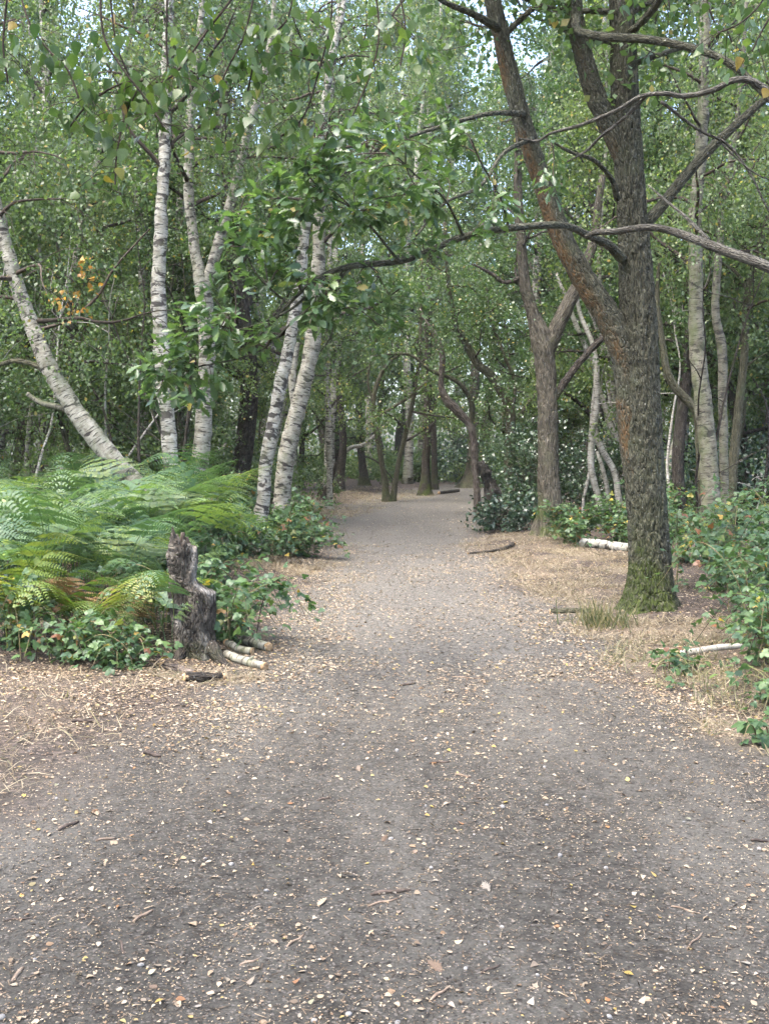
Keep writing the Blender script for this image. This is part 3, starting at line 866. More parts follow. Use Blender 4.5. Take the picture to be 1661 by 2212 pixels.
px_tree('mossy_tree', [(1577, 1120, 22), (1580, 1060, 21), (1586, 960, 20), (1596, 870, 18), (1606, 770, 16), (1612, 650, 15), (1630, 560, 13), (1650, 490, 11), (1680, 400, 8)], 16.5, M['mossy_bark'],
        'smooth olive green stem near the right edge', seed=53, n=80, sides=10, amp=.004, limbs=[([(1614, 630, 8), (1590, 590, 7), (1540, 560, 6), (1500, 545, 4)], 0), ([(1600, 800, 5), (1640, 770, 4), (1690, 750, 3)], 0)], crown=(.6, 1, 9, 1.7, 4000, .06, 'oak', PLF))
px_tree('dark_tree', [(1474, 1160, 30), (1468, 1080, 27), (1462, 1000, 26), (1472, 900, 25), (1484, 800, 24), (1492, 700, 20), (1500, 560, 15), (1510, 380, 9)], 17.5, M['dark_bark'],
        'dark leaning trunk between the oak and the brown birch', seed=54, n=70, amp=.01, crown=(.55, 1, 11, 2.0, 5000, .07, 'oak', OL))
px_tree('mossy_tree', [(1518, 1130, 20), (1512, 1000, 19), (1506, 900, 19), (1486, 868, 19), (1458, 838, 18), (1440, 800, 16), (1430, 740, 14), (1420, 660, 10), (1425, 560, 7)], 15.6, M['mossy_bark'],
        'olive stem with an elbow bend beside the brown birch', seed=55, n=70, sides=10, amp=.004)
# at the bend of the path
FAR = [('dark_tree', [(919, 1068, 27), (919, 1030, 20), (921, 950, 18), (923, 860, 18), (924, 740, 16), (926, 600, 13), (930, 420, 8)], 35, 'dark_bark', 'upright dark trunk with mossy foot left of the path bend', .9),
       ('dark_tree', [(938, 1052, 14), (937, 960, 13), (935, 860, 12), (938, 700, 10)], 40, 'dark_bark', 'grey green trunk just right of the upright dark trunk', .5),
       ('dark_tree', [(787, 1043, 21), (782, 1000, 17), (778, 950, 17), (775, 870, 15), (770, 760, 12), (768, 560, 8)], 42, 'dark_bark', 'stout dark trunk in the middle of the far clearing', .3),
       ('crooked_tree', [(836, 1082, 16), (828, 1020, 13), (815, 940, 12), (807, 870, 11), (815, 830, 10), (835, 790, 9), (870, 760, 6)], 31, 'mossy_bark', 'crooked twin tree at the path edge, its dark left stem', .3),
       ('crooked_tree', [(848, 1082, 13), (856, 1030, 11), (868, 970, 11), (885, 900, 10), (900, 820, 9), (908, 720, 8), (912, 560, 6)], 31.2, 'mossy_bark', 'crooked twin tree at the path edge, its mossy right stem', .3),
       ('dark_tree', [(735, 1030, 20), (742, 960, 17), (736, 880, 16), (730, 800, 14), (726, 650, 11), (724, 480, 7)], 36, 'dark_bark', 'dark trunk behind the thin grey birch', .2),
       ('dark_tree', [(697, 1082, 16), (706, 1058, 13), (718, 1030, 10), (726, 1000, 6)], 30, 'dark_bark', 'short dark leaning stub at the edge of the clearing', 0),
       ('dark_tree', [(1018, 1048, 44), (1020, 1010, 28), (1022, 950, 24), (1024, 860, 22), (1030, 700, 18), (1040, 480, 11)], 42, 'mid_bark', 'pale brown trunk with spreading roots where the path turns', .3),
       ('dark_tree', [(650, 1010, 13), (655, 940, 12), (662, 860, 11), (668, 760, 10), (680, 560, 7)], 38, 'dark_bark', 'dark slanting trunk seen between the birches', .1)]
for k, (nm, spec, d, mt, lab, mo) in enumerate(FAR):
    lim = ()
    if 'dark left stem' in lab:
        lim = [([(812, 905, 8), (840, 885, 8), (880, 860, 7), (915, 830, 5), (940, 810, 3)], 0), ([(808, 870, 7), (795, 830, 6), (800, 780, 5), (812, 730, 3)], 0)]
    big = spec[-1][1] < 700
    px_tree(nm, spec, d, M[mt], lab, limbs=lim, seed=60 + k, n=60, sides=10, amp=.012, flare=.3 if mo else .1, moss=low(.9, mo * 1.4),
            crown=(.35, 1, 10, 3.0, 4500, .09, 'oak', OL) if big else None)
wl = px(745, 968, 37)
dl = thing('dead_branch', tuple(wl), 'bleached white dead branch propped in the far clearing', 'branch')
P, Rr = px_curve([(742, 978, 9), (760, 966, 9), (785, 960, 8), (815, 935, 7), (845, 905, 5)], 37, 30, False, .03, 3)
tube(Geo(), P, Rr, 7, .006).build('limb', PS, dl)

# ------------------------------------------------------------------ the wood behind: trees in several kinds, copied
def proto_tree(name, kind, seed):
    r = np.random.default_rng(seed)
    bir = kind in ('birch', 'thin')
    Ht = {'birch': 14, 'thin': 11, 'oak': 12.5, 'scrub': 7.5}[kind]
    r0 = {'birch': .13, 'thin': .07, 'oak': .15, 'scrub': .06}[kind] * r.uniform(.8, 1.2)
    c = np.array([[0, 0, -.1]])
    d = np.array([r.normal(0, .08), r.normal(0, .08), 1])
    for k in range(9):
        d = nrm(d + r.normal(0, .10 if bir else .2, 3) + np.array([0, 0, .25]))
        c = np.vstack([c, c[-1] + d * Ht / 9])
    P = catmull(c, 46)
    Rr = np.linspace(1, .12, 46) ** .9 * r0
    t = thing(name, (0, 0, 0), '-', 'tree')
    mat = {'birch': BW if seed % 2 else BG, 'thin': BG, 'oak': M['dark_bark'], 'scrub': M['mossy_bark']}[kind]
    kids = [tube(Geo(), P, Rr, 9, .008, (9, 9, 3), .3, True, low(.8, .6), seed=seed).build('trunk', mat, t)]
    st = 'birch' if bir else 'oak'
    nl, L, nleaf, sz, t0 = {'birch': (24, 2.8, 23000, .070, .22), 'thin': (16, 2.0, 15000, .066, .2), 'oak': (22, 3.3, 18000, .094, .2), 'scrub': (15, 2.1, 12000, .079, .12)}[kind]
    li, tw, an = grow(r, P, Rr, t0, 1, nl, L, st, 9, 1.0)
    for lp, lr in li:
        kids.append(tube(Geo(), lp, lr * 1.6, 4, caps=False).build('branch', M['dark_bark'], t))
    kids.append(tubes_geo(tw, 3).build('twigs', M['twig'], t, kind='stuff'))
    lm = {'birch': (PLF, BL)[seed % 2], 'thin': PLF, 'oak': OL, 'scrub': BL}[kind]
    kids.append(leaves_at(Geo(), r, an, nleaf, sz, st, .10).build('crown', lm, t, kind='stuff'))
    KIDS[t.name] = kids
    return t


PROT = {k: [proto_tree(nm, k, s) for s in sd_] for k, nm, sd_ in (('birch', 'background_birch', (101, 102)), ('thin', 'thin_birch', (103,)), ('oak', 'background_oak', (105, 106)), ('scrub', 'scrub_tree', (107, 108)))}
used = set()
LAB = {'birch': 'tall leafy birch', 'thin': 'slender young birch', 'oak': 'dark trunked leafy oak', 'scrub': 'low bushy understorey tree'}
MARKS = [(-80, 'beyond the left edge of the bracken'), (90, 'behind the leaning birch'), (230, 'between the leaning and the straight birch'), (350, 'behind the straight white birch'), (450, 'behind the forked pale birch'), (540, 'between the forked and the slim birch'), (610, 'behind the slim white birch'),
         (690, 'behind the thick scarred birch'), (790, 'behind the far clearing'), (930, 'behind the path bend'), (1060, 'behind the bare crooked dead trunk'), (1180, 'behind the Y-forked brown tree'), (1290, 'behind the pale saplings'), (1390, 'behind the big oak'), (1460, 'behind the dark leaning trunk'), (1525, 'behind the brown ringed birch'), (1610, 'behind the olive green stem'), (1740, 'beyond the right edge of the brambles')]


def landmark(x, y):
    u = 830.5 + F * x / y
    return min(MARKS, key=lambda m: abs(m[0] - u))[1]


def place_tree(kind, x, y, r, s=1.0):
    side = 'left of the path' if x < np.interp(y, PY, PL) else 'right of the path'
    near = 'close ' if y < 23 else ('a little way ' if y < 30 else ('far ' if y < 44 else 'deep in the wood '))
    lm = landmark(x, y) if y > 0 else 'the camera, unseen, added to shade the %s near path' % ('left' if x < -1 else ('right' if x > 1 else 'whole'))
    if y < 0:
        near = 'standing behind '
    lst = PROT[kind]
    src = lst[r.integers(0, len(lst))]
    lab, grp = LAB[kind] + ' ' + near + lm, kind + ' trees in the wood ' + side
    loc, rz = (x, y, zH(x, y)), r.uniform(0, 6.28)
    if src.name not in used:
        used.add(src.name)
        src.location, src.rotation_euler, src.scale = loc, (0, 0, rz), (s, s, s)
        src['label'], src['group'] = lab, grp
        return
    copy_thing(src, loc, rz, s, lab, grp)


r = np.random.default_rng(77)
spots = []
tries = 0
while len(spots) < 92 and tries < 20000:
    tries += 1
    y = 17.5 + 40 * r.uniform() ** 1.25
    x = r.uniform(-1, 1) * (.43 * y + 2.5)
    o = float(path_out(np.array(x), np.array(y)))
    if o < 1.9 or (-9 < x < 6 and 36 < y < 56) or (y < 46 and -5.2 + .02 * (y - 22) < x < 0.5 and y > 22 and o < 4.5) or (x > 0 and y < 25 and x < 4.0):
        continue
    gap = 1.25 if y < 30 else 1.7
    if any((x - a) ** 2 + (y - b) ** 2 < gap ** 2 for a, b in spots):
        continue
    spots.append((x, y))
    u = r.uniform()
    kind = 'scrub' if u < .28 else ('birch' if u < .62 else ('thin' if u < .84 else 'oak'))
    place_tree(kind, x, y, r, r.uniform(.85, 1.2))
for x, y, k, s in ((-6.6, 15.5, 'scrub', .8), (-5.2, 17, 'scrub', .9), (-3.6, 18.5, 'scrub', .75), (-7.5, 18, 'birch', .9), (6.6, 18.5, 'scrub', .9), (5.0, 19.5, 'thin', 1.0), (7.6, 17.5, 'birch', .95), (4.6, 24, 'oak', .9),
                   (-2.3, 26, 'birch', 1.1), (4.7, 31, 'birch', 1.2), (-1.9, 36, 'birch', 1.3), (6.0, 37, 'oak', 1.3), (5, 48, 'oak', 1.5), (-4, 46, 'birch', 1.5), (0.8, 57, 'oak', 1.9), (4, 57, 'birch', 1.9), (-3, 57, 'oak', 1.9),
                   (-6.9, 20.5, 'birch', 1.05), (-8.6, 26, 'birch', 1.3), (-5.6, 26.5, 'birch', 1.25), (-11, 31, 'oak', 1.4), (-.8, 51, 'birch', 2.0), (1.9, 54, 'birch', 2.1), (-1.7, 38.5, 'scrub', .9), (5.9, 36, 'scrub', .95), (-3.4, 33.5, 'scrub', .8), (-4.6, 37, 'scrub', .9), (1.0, 44.5, 'birch', 1.75), (-2.2, 45, 'oak', 1.6), (8.6, 45, 'birch', 1.7), (-4.6, 40, 'birch', 1.5), (2.6, 60, 'birch', 2.0),
                   (-2.6, 21, 'thin', .9), (5.6, 26, 'birch', 1), (-4.4, 22, 'birch', 1.0), (-9, 21, 'scrub', 1.1), (9, 21, 'scrub', 1.1), (3.6, 30, 'scrub', 1.0), (6.5, 32, 'oak', 1.1), (3.2, 52, 'scrub', 1.2), (.2, 54, 'oak', 1.1)):
    place_tree(k, x, y, r, s)

for x, y, k, s in ((-3.7, .2, 'oak', 1.35), (3.9, .4, 'oak', 1.4), (.4, -2.6, 'birch', 1.3)):
    place_tree(k, x, y, r, s)      # unseen trees, added so that their crowns shade the near path

# the far wood that closes every view, one mass
g = Geo()
n = 80000
ang = r.uniform(-.75, .75, n)
rad = r.uniform(63, 82, n)
O = np.stack([np.sin(ang) * rad, np.cos(ang) * rad, 30 * r.uniform(0, 1, n) ** 1.1 * (.75 + .5 * vnoise(np.stack([ang * 14, 0 * ang, 0 * ang], -1)))], -1)
cl = vnoise(O * np.array([.35, .35, .5]))
O[56000:, 2] = 7 * r.uniform(0, 1, n - 56000)
O = O[(cl > .38) | (O[:, 2] < 5)]
n = len(O)
scatter(g, RHOMB, O, r.normal(0, 1, (n, 3)), r.normal(0, .6, (n, 3)) + np.array([0, -.4, .7]), r.uniform(.25, .5, n), r.uniform(0, .93, n))
g.build('distant_woodland', BL, None, kind='stuff', label='distant leafy wood closing the view behind all trees')

# ------------------------------------------------------------------ shrubs and evergreen bushes
def bush(name, x, y, rx, rz, n, size, mat, label, cat, group, seed, tmpl=OVAL, dense=.55):
    r = np.random.default_rng(seed)
    z0 = zH(x, y)
    t = thing(name, (x, y, z0), label, cat, group)
    st = []
    tips = []
    for k in range(9):
        a = r.uniform(0, 6.28)
        tip = np.array([x + math.cos(a) * rx * r.uniform(.3, .9), y + math.sin(a) * rx * r.uniform(.3, .9), z0 + rz * r.uniform(.5, .95)])
        b = np.array([x + r.normal(0, .1), y + r.normal(0, .1), z0 - .05])
        c = catmull([b, (b + tip) / 2 + r.normal(0, .1, 3), tip], 10)
        tube(Geo(), c, np.linspace(.018, .004, 10), 5, caps=False).build('stem', M['twig'], t)
        tips.append(c)
    cl = r.normal(0, 1, (46, 3))
    cl = nrm(cl) * r.uniform(.25, 1, (46, 1)) ** .4
    cl = cl * np.array([rx, rx, rz * .52]) + np.array([x, y, z0 + rz * .5])
    k = r.integers(0, 46, n)
    O = cl[k] + r.normal(0, .16 * min(1, rx), (n, 3))
    O[:, 2] = np.maximum(O[:, 2], z0 + .04)
    out = nrm(O - np.array([x, y, z0 + rz * .3]))
    scatter(Geo(), tmpl, O, out * .5 + r.normal(0, .7, (n, 3)) + np.array([0, 0, -.2]), out * .5 + r.normal(0, .5, (n, 3)) + np.array([0, 0, .6]), size * r.uniform(.6, 1.2, n), r.uniform(0, 1, n)).build('foliage', mat, t, kind='stuff')
    return t


for k, (x, y, rx, rz, n, lab) in enumerate([
    (2.4, 19.5, .7, .62, 1300, 'low dark evergreen bush spilling onto the path edge below the rotten stump'), (3.0, 21.6, .9, 1.9, 2600, 'rounded dark evergreen bush between the rotten stump and the forked tree'),
    (3.5, 22.5, 1.0, 2.3, 2600, 'tall dark evergreen bush right behind the forked tree'), (4.6, 21.5, .9, 1.6, 2200, 'dark evergreen bush behind the pale saplings'), (5.2, 22.8, 1.1, 2.1, 2400, 'dark evergreen bush seen just left of the oak trunk'),
    (5.6, 18.6, 1.0, 1.7, 2200, 'dark evergreen bush just right of the oak trunk'), (6.6, 18.9, 1.1, 2.0, 2400, 'dark evergreen bush behind the brown birch'), (7.3, 17.6, 1.0, 1.9, 2200, 'dark evergreen bush at the right edge behind the brambles'),
    (3.4, 43, 1.6, 2.2, 1600, 'dark evergreen bush far off where the path turns'), (6.2, 41, 1.8, 2.6, 1600, 'large dark evergreen bush right of the far path bend')]):
    bush('evergreen_bush', x, y, rx, rz, n, .075 if y < 30 else .13, M['dark_leaf'], lab, 'bush', 'dark evergreen bushes', 200 + k)
r = np.random.default_rng(91)
for k, (x, y, rx, rz, n) in enumerate([(-6.4, 14.6, .9, 1.7, 2200), (-5.2, 16.2, .9, 1.5, 2000), (-4.2, 17.2, .9, 1.7, 2200), (-3.1, 18.2, .8, 1.4, 1800), (-2.3, 19.6, .7, 1.2, 1500), (-7.4, 17, 1.1, 2.2, 2200), (-6, 19, 1.2, 2.4, 2200), (-3.9, 20.6, 1, 1.8, 1800), (-5, 23, 1.3, 2.4, 1800), (-2.6, 24, .9, 1.3, 1400), (-8.5, 22, 1.5, 2.8, 2000), (-4, 27, 1.5, 2.4, 1600), (-7, 28, 1.6, 3, 1600)]):
    bush('leafy_shrub', x, y, rx, rz, n, .07 if y < 20 else .095, BL, 'green leafy shrub ' + ('close ' if y < 17.5 else ('a little way ' if y < 21 else 'far ')) + landmark(x, y), 'shrub', 'leafy shrubs behind the bracken', 230 + k, RHOMB)
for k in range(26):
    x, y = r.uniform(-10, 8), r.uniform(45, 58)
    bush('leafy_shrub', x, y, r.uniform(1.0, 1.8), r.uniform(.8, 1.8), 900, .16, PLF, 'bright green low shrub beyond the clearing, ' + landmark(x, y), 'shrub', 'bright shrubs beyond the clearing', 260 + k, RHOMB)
bush('leafy_shrub', -1.75, 30.6, .45, 1.0, 500, .09, BL, 'small green shrub beside the leaning stub in the clearing', 'shrub', None, 290, RHOMB)

for k in range(26):
    y = r.uniform(14.5, 20)
    left = k < 17
    u = r.uniform(-40, 560) if left else r.uniform(1430, 1700)
    x = (u - 830.5) / F * y
    z0 = zH(x, y)
    c = [np.array([x, y, z0 - .05])]
    dv = np.array([r.normal(0, .28), r.normal(0, .15), 1.0])
    for q in range(7):
        dv = nrm(dv + r.normal(0, .16, 3) + np.array([0, 0, .05]))
        c.append(c[-1] + dv * r.uniform(.5, .9))
    P = catmull(c, 36)
    t = thing('bare_stem', tuple(P[0]), ('thin dark bare stem ' if k % 3 else 'thin grey bare stem ') + ('close ' if y < 17 else 'farther ') + landmark(x, y), 'sapling', 'thin bare stems in the thicket')
    mt = M['dark_bark'] if k % 3 else PS
    tube(Geo(), P, np.linspace(r.uniform(.018, .035), .005, 36), 7, .003).build('trunk', mt, t)
    for q in range(4):
        i_ = int(r.integers(8, 34))
        lp = catmull(limb_curve(r, P[i_], np.array([r.normal(), r.normal(0, .6), .5]), r.uniform(.6, 1.6), 5, .3), 12)
        tube(Geo(), lp, np.linspace(.010, .003, 12), 5).build('branch', mt, t)

# spray of orange leaves
ot = thing('orange_leaved_branch', tuple(px(170, 690, 15)), 'branch with bright orange leaves behind the leaning birch', 'branch')
P, Rr = px_curve([(60, 720, 9), (150, 690, 7), (210, 640, 6), (245, 580, 5), (330, 490, 3)], 15, 30, False, .04, 2)
tube(Geo(), P, Rr, 6).build('limb', M['twig'], ot)
for cx, cy_, nn in ((190, 570, 9), (200, 610, 12), (150, 640, 12), (115, 650, 10), (165, 672, 10), (180, 590, 8)):
    for q in range(nn):
        p = px(cx + r.normal(0, 13), cy_ + r.normal(0, 10), 15 + r.normal(0, .1))
        if q == 0:
            near = P[np.argmin(np.linalg.norm(P - p, axis=1))]
            tube(Geo(), catmull([near, (near + p) / 2 + .03, p], 8), .004, 4).build('twig', M['twig'], ot)
        lf = link('leaf', LEAF_OR, ot) if 'LEAF_OR' in globals() else None
        if lf is None:
            LEAF_OR = Geo().add(*BIRCH2).mesh('orange_leaf', M['orange_leaf'])
            lf = link('leaf', LEAF_OR, ot)
        lf.matrix_basis = mat4(p - np.array(ot.location), r.normal(0, 1, 3) + np.array([0, 0, -.5]), r.normal(0, 1, 3), r.uniform(.07, .11))

# ------------------------------------------------------------------ bracken
def frond_geo(mat_rnd, seed, L=.85, stalk=.55, brk=False):
    """One bracken frond from the ground: a stalk and a blade of paired pinnae with small leaflets."""
    r = np.random.default_rng(seed)
    g = Geo()
    lean = r.uniform(.1, .45)
    base = np.array([0, 0, 0.0])
    top = np.array([stalk * lean, 0, stalk])
    cv = catmull([base, top * .5 + np.array([-.03, 0, .04]), top, top + np.array([L * .5, 0, L * r.uniform(.12, .34)]), top + np.array([L * .95, 0, L * r.uniform(-.15, .3)])], 40)
    tube(g, cv, np.linspace(.006, .0015, 40), 4, caps=False, seed=.1)
    i0 = 18
    pts = cv[i0:]
    T = nrm(np.gradient(pts, axis=0))
    N = nrm(np.cross(T, np.array([0, 1.0, 0])) * -1)
    N = np.where(N[:, 2:3] < 0, -N, N)
    O_, A_, N_, S_ = [], [], [], []
    for k in [int(round(q_)) for q_ in np.linspace(0, len(pts) - 1, 12)]:
        t = k / (len(pts) - 1)
        pl = (.56 * (1 - t) ** .9 + .02) * L * (1 if k > 0 else .8) * r.uniform(.88, 1.08)
        for sd_ in (-1, 1):
            ax = nrm(np.array([0, sd_, 0]) * .93 + T[k] * .42 - np.array([0, 0, .12]) + r.normal(0, .05, 3))
            m = max(3, int(pl / .024))
            for q in range(m):
                s = (q + .5) / m
                c = pts[k] + ax * pl * s - np.array([0, 0, .25 * pl * s * s])
                w = .036 * (1 - s) ** .6 * (.5 + .55 * (1 - t)) + .008
                for e in (-1, 1):
                    O_.append(c)
                    A_.append(nrm(np.cross(N[k], ax) * e + ax * .55))
                    N_.append(N[k] + r.normal(0, .10, 3))
                    S_.append(w)
    n = len(O_)
    LF = (np.array([[0, -.32, 0], [0, .32, 0], [.6, .30, .02], [1, .06, -.06], [.6, -.24, .02]]), np.array([0, 4, 3, 2, 1]), np.array([5]))
    scatter(g, LF, np.array(O_), np.array(A_), np.array(N_), np.array(S_), np.clip(.5 + r.normal(0, .08, n), .02, .98))
    return g


FR = {k: [frond_geo(0, s, L_, st_).mesh('frond', M[k]) for s, L_, st_ in lst] for k, lst in (
    ('fern', [(1, .62, .75), (2, .72, .9), (3, .55, .55), (4, .66, .8), (11, .6, .65), (12, .7, .6)]), ('fern_yellow', [(5, .7, .4), (6, .6, .35)]), ('fern_brown', [(7, .6, .35)]))}
r = np.random.default_rng(33)


def bracken(x, y, s, kind, nf, label, group, face=None):
    t = thing('bracken_fern', (x, y, zH(x, y)), label, 'fern', group)
    a0 = r.uniform(0, 6.28)
    for k in range(nf):
        o = link('frond', FR[kind][r.integers(0, len(FR[kind]))], t)
        a = a0 + k * 6.28 / nf + r.normal(0, .4)
        o.rotation_euler = (r.normal(0, .2), r.normal(0, .2), a if face is None else face + r.normal(0, .9))
        q = s * r.uniform(.8, 1.15)
        o.scale = (q, q, q)
        o.location = (r.normal(0, .06), r.normal(0, .06), 0)
    return t


cnt = 0
tries = 0
bs = []
while cnt < 104 and tries < 5000:
    tries += 1
    y = r.uniform(8.6, 14.8)
    x = r.uniform(-.40 * y - .8, -1.75 - .02 * y)
    if any((x - a) ** 2 + (y - b) ** 2 < .32 ** 2 for a, b in bs) or float(path_out(np.array(x), np.array(y))) < .55 or (x > -2.3 and y > 11.5):
        continue
    bs.append((x, y))
    cnt += 1
    bracken(x, y, r.uniform(.85, 1.3) * (.7 if x > -2.2 else 1), 'fern', r.integers(3, 6), 'tall green bracken fern ' + ('in the front row' if y < 10.2 else ('in the middle' if y < 12.4 else 'at the back')) + ' of the bank, ' + ('by the left edge', 'below the leaning birch', 'below the white birches', 'just behind the stump')[int(np.digitize(830.5 + F * x / y, [110, 260, 390]))], 'green bracken in the left bank')
for x, y, s in ((-2.55, 8.1, .9), (-2.15, 8.2, .85), (-2.85, 7.9, .95), (-1.85, 8.5, .8), (-3.0, 8.5, 1.0)):
    bracken(x, y, s, 'fern_yellow', 5, 'yellow-green bracken fern low in front of the green bank left of the stump', 'yellowing bracken by the stump', R(-70))
bracken(-1.72, 7.75, .62, 'fern', 5, 'small green bracken frond clump touching the left side of the stump', None)
bracken(-2.5, 8.35, .75, 'fern_brown', 4, 'dead orange-brown bracken among the yellow ferns', None)
bracken(-1.95, 8.25, .6, 'fern_brown', 3, 'withered brown bracken just left of the stump', None)

# ------------------------------------------------------------------ brambles
TRI_ME = [Geo().add(*TRIFOLIATE).mesh('bramble_leaf', M['bramble_leaf'])]
Vt = TRIFOLIATE[0].copy()
Vt[:, 2] = Vt[:, 2] - .25 * Vt[:, 1] ** 2 - .12 * Vt[:, 0] ** 2
TRI_ME.append(Geo().add(Vt, TRIFOLIATE[1], TRIFOLIATE[2]).mesh('bramble_leaf', M['bramble_leaf']))


def bramble(x, y, rx, h, ncane, nleaf, size, label, group, seed, singles=True, lean=(0, 0), mat=None):
    r = np.random.default_rng(seed)
    z0 = zH(x, y)
    t = thing('bramble_bush', (x, y, z0), label, 'bramble', group)
    base = np.array(t.location)
    O, A, N, canes, own = [], [], [], [], []
    for k in range(ncane):
        a = r.uniform(0, 6.28)
        b = np.array([x + r.normal(0, rx * .25), y + r.normal(0, rx * .25), z0 - .03])
        reach = rx * r.uniform(.5, 1.25)
        d = np.array([math.cos(a) + lean[0], math.sin(a) + lean[1], 0])
        hh = h * r.uniform(.55, 1.1)
        e = b + d * reach
        e[2] = zH(e[0], e[1]) + hh * r.uniform(.15, .7)
        c = catmull([b, b + d * reach * .2 + np.array([0, 0, hh * .7]), b + d * reach * .6 + np.array([0, 0, hh]), e], 26)
        canes.append(tube(Geo(), c, np.linspace(.0055, .002, 26), 5, caps=False).build('cane', M['stem_green'] if r.uniform() < .75 else M['twig'], t))
        m = int(nleaf * 2.3 / ncane)
        for q in range(m):
            u = r.uniform(.05, 1)
            p = c[int(u * 25)]
            dr = nrm(np.array([r.normal(), r.normal(), r.normal(.15, .35)]) + d * .3)
            O.append(p + dr * size * r.uniform(.6, 2.4))
            A.append(dr + np.array([0, 0, -.25]))
            own.append(k)
            N.append(r.normal(0, .45, 3) + np.array([0, -.15, 1]))
    O, A, N = np.array(O), np.array(A), np.array(N)
    O[:, 2] = np.maximum(O[:, 2], H(O[:, 0], O[:, 1]) + .03)
    S = size * r.uniform(.6, 1.25, len(O))
    lim = 290 if singles else 0
    pick = r.permutation(len(O))
    O, A, N, S = O[pick], A[pick], N[pick], S[pick]
    for k in range(min(lim, len(O))):
        lf = link('leaf', TRI_ME[k % 2], canes[own[pick[k]]])
        lf.matrix_basis = mat4(O[k] - base, A[k], N[k], S[k])
    if len(O) > lim:
        scatter(Geo(), TRI_PLAIN, O[lim:], A[lim:], N[lim:], S[lim:], r.uniform(0, 1, len(O) - lim)).build('foliage', mat or M['bramble_leaf'], t, kind='stuff')
    return t


RB = 'bramble bank right of the oak'
for k, a in enumerate([
    (2.85, 7.15, .6, .55, 18, 290, .05, 'low bramble behind the pale fallen stick at the right edge', RB), (3.1, 8.1, .65, .8, 18, 290, .055, 'leafy bramble thicket at the right edge above the pale stick', RB),
    (3.35, 9.3, .6, .85, 18, 290, .055, 'bramble with yellow and brown leaves touching the oak foot on its right', RB), (4.0, 9.6, .7, 1.05, 20, 290, .055, 'tall bramble at the right edge level with the oak', RB),
    (3.75, 11.2, .8, 1.0, 22, 420, .055, 'bramble behind the right side of the oak foot', RB), (4.7, 12.0, .9, 1.1, 24, 480, .055, 'bramble below the thin kinked birch', RB), (4.1, 13.6, .9, 1.0, 24, 460, .055, 'bramble around the foot of the brown birch', RB),
    (2.45, 6.25, .34, .28, 10, 60, .045, 'small bramble patch in the grey grass at the right edge', RB), (2.05, 7.15, .4, .16, 8, 45, .04, 'few low bramble sprigs in front of the pale stick', RB), (2.12, 5.45, .2, .26, 6, 18, .06, 'bramble sprig poking in low at the right edge', RB)]):
    bramble(*a, 300 + k)
LBG = 'brambles around the stump'
for k, a in enumerate([
    (-2.35, 7.55, .5, .38, 14, 190, .05, 'bramble at the bottom left in front of the yellow ferns', LBG), (-1.85, 7.35, .42, .26, 12, 130, .048, 'low grey-green bramble creeping before the stump', LBG),
    (-2.95, 8.0, .5, .55, 14, 170, .05, 'bramble at the left edge beneath the ferns', LBG), (-1.75, 8.9, .6, .55, 14, 220, .05, 'bramble behind the stump among ferns', LBG)]):
    bramble(*a, 330 + k)
bramble(-1.28, 8.35, .52, .55, 14, 210, .055, 'bramble arching from behind the stump out over the path', LBG, 340, True, (.45, -.1))
MBG = 'brambles around the birch feet'
for k, a in enumerate([(-2.5, 12.9, .8, .85, 18, 620, .055, 'bramble between the bracken and the birch feet'), (-1.95, 14.2, .8, .8, 18, 640, .055, 'bramble mound around the slim white birch'), (-1.35, 15.0, .7, .55, 16, 520, .055, 'bramble tongue reaching to the path edge right of the slim birch'),
                       (-2.9, 15.4, .9, 1.1, 18, 640, .055, 'bramble behind the slim white birch'), (-1.6, 16.4, .7, .7, 14, 480, .055, 'bramble behind the thick scarred birch'), (-2.1, 11.4, .6, .5, 14, 360, .05, 'low bramble between stump and straw patch')]):
    bramble(*a, MBG, 350 + k, False)
for k, a in enumerate([(3.2, 16.8, .6, .6, 16, 520, .055, 'bramble just right of the forked tree'), (3.95, 16.6, .6, .75, 16, 520, .055, 'bramble behind the white log'), (4.7, 17.2, .8, .9, 18, 560, .055, 'bramble behind the oak trunk')]):
    bramble(*a, 'brambles behind the white log', 360 + k, False)

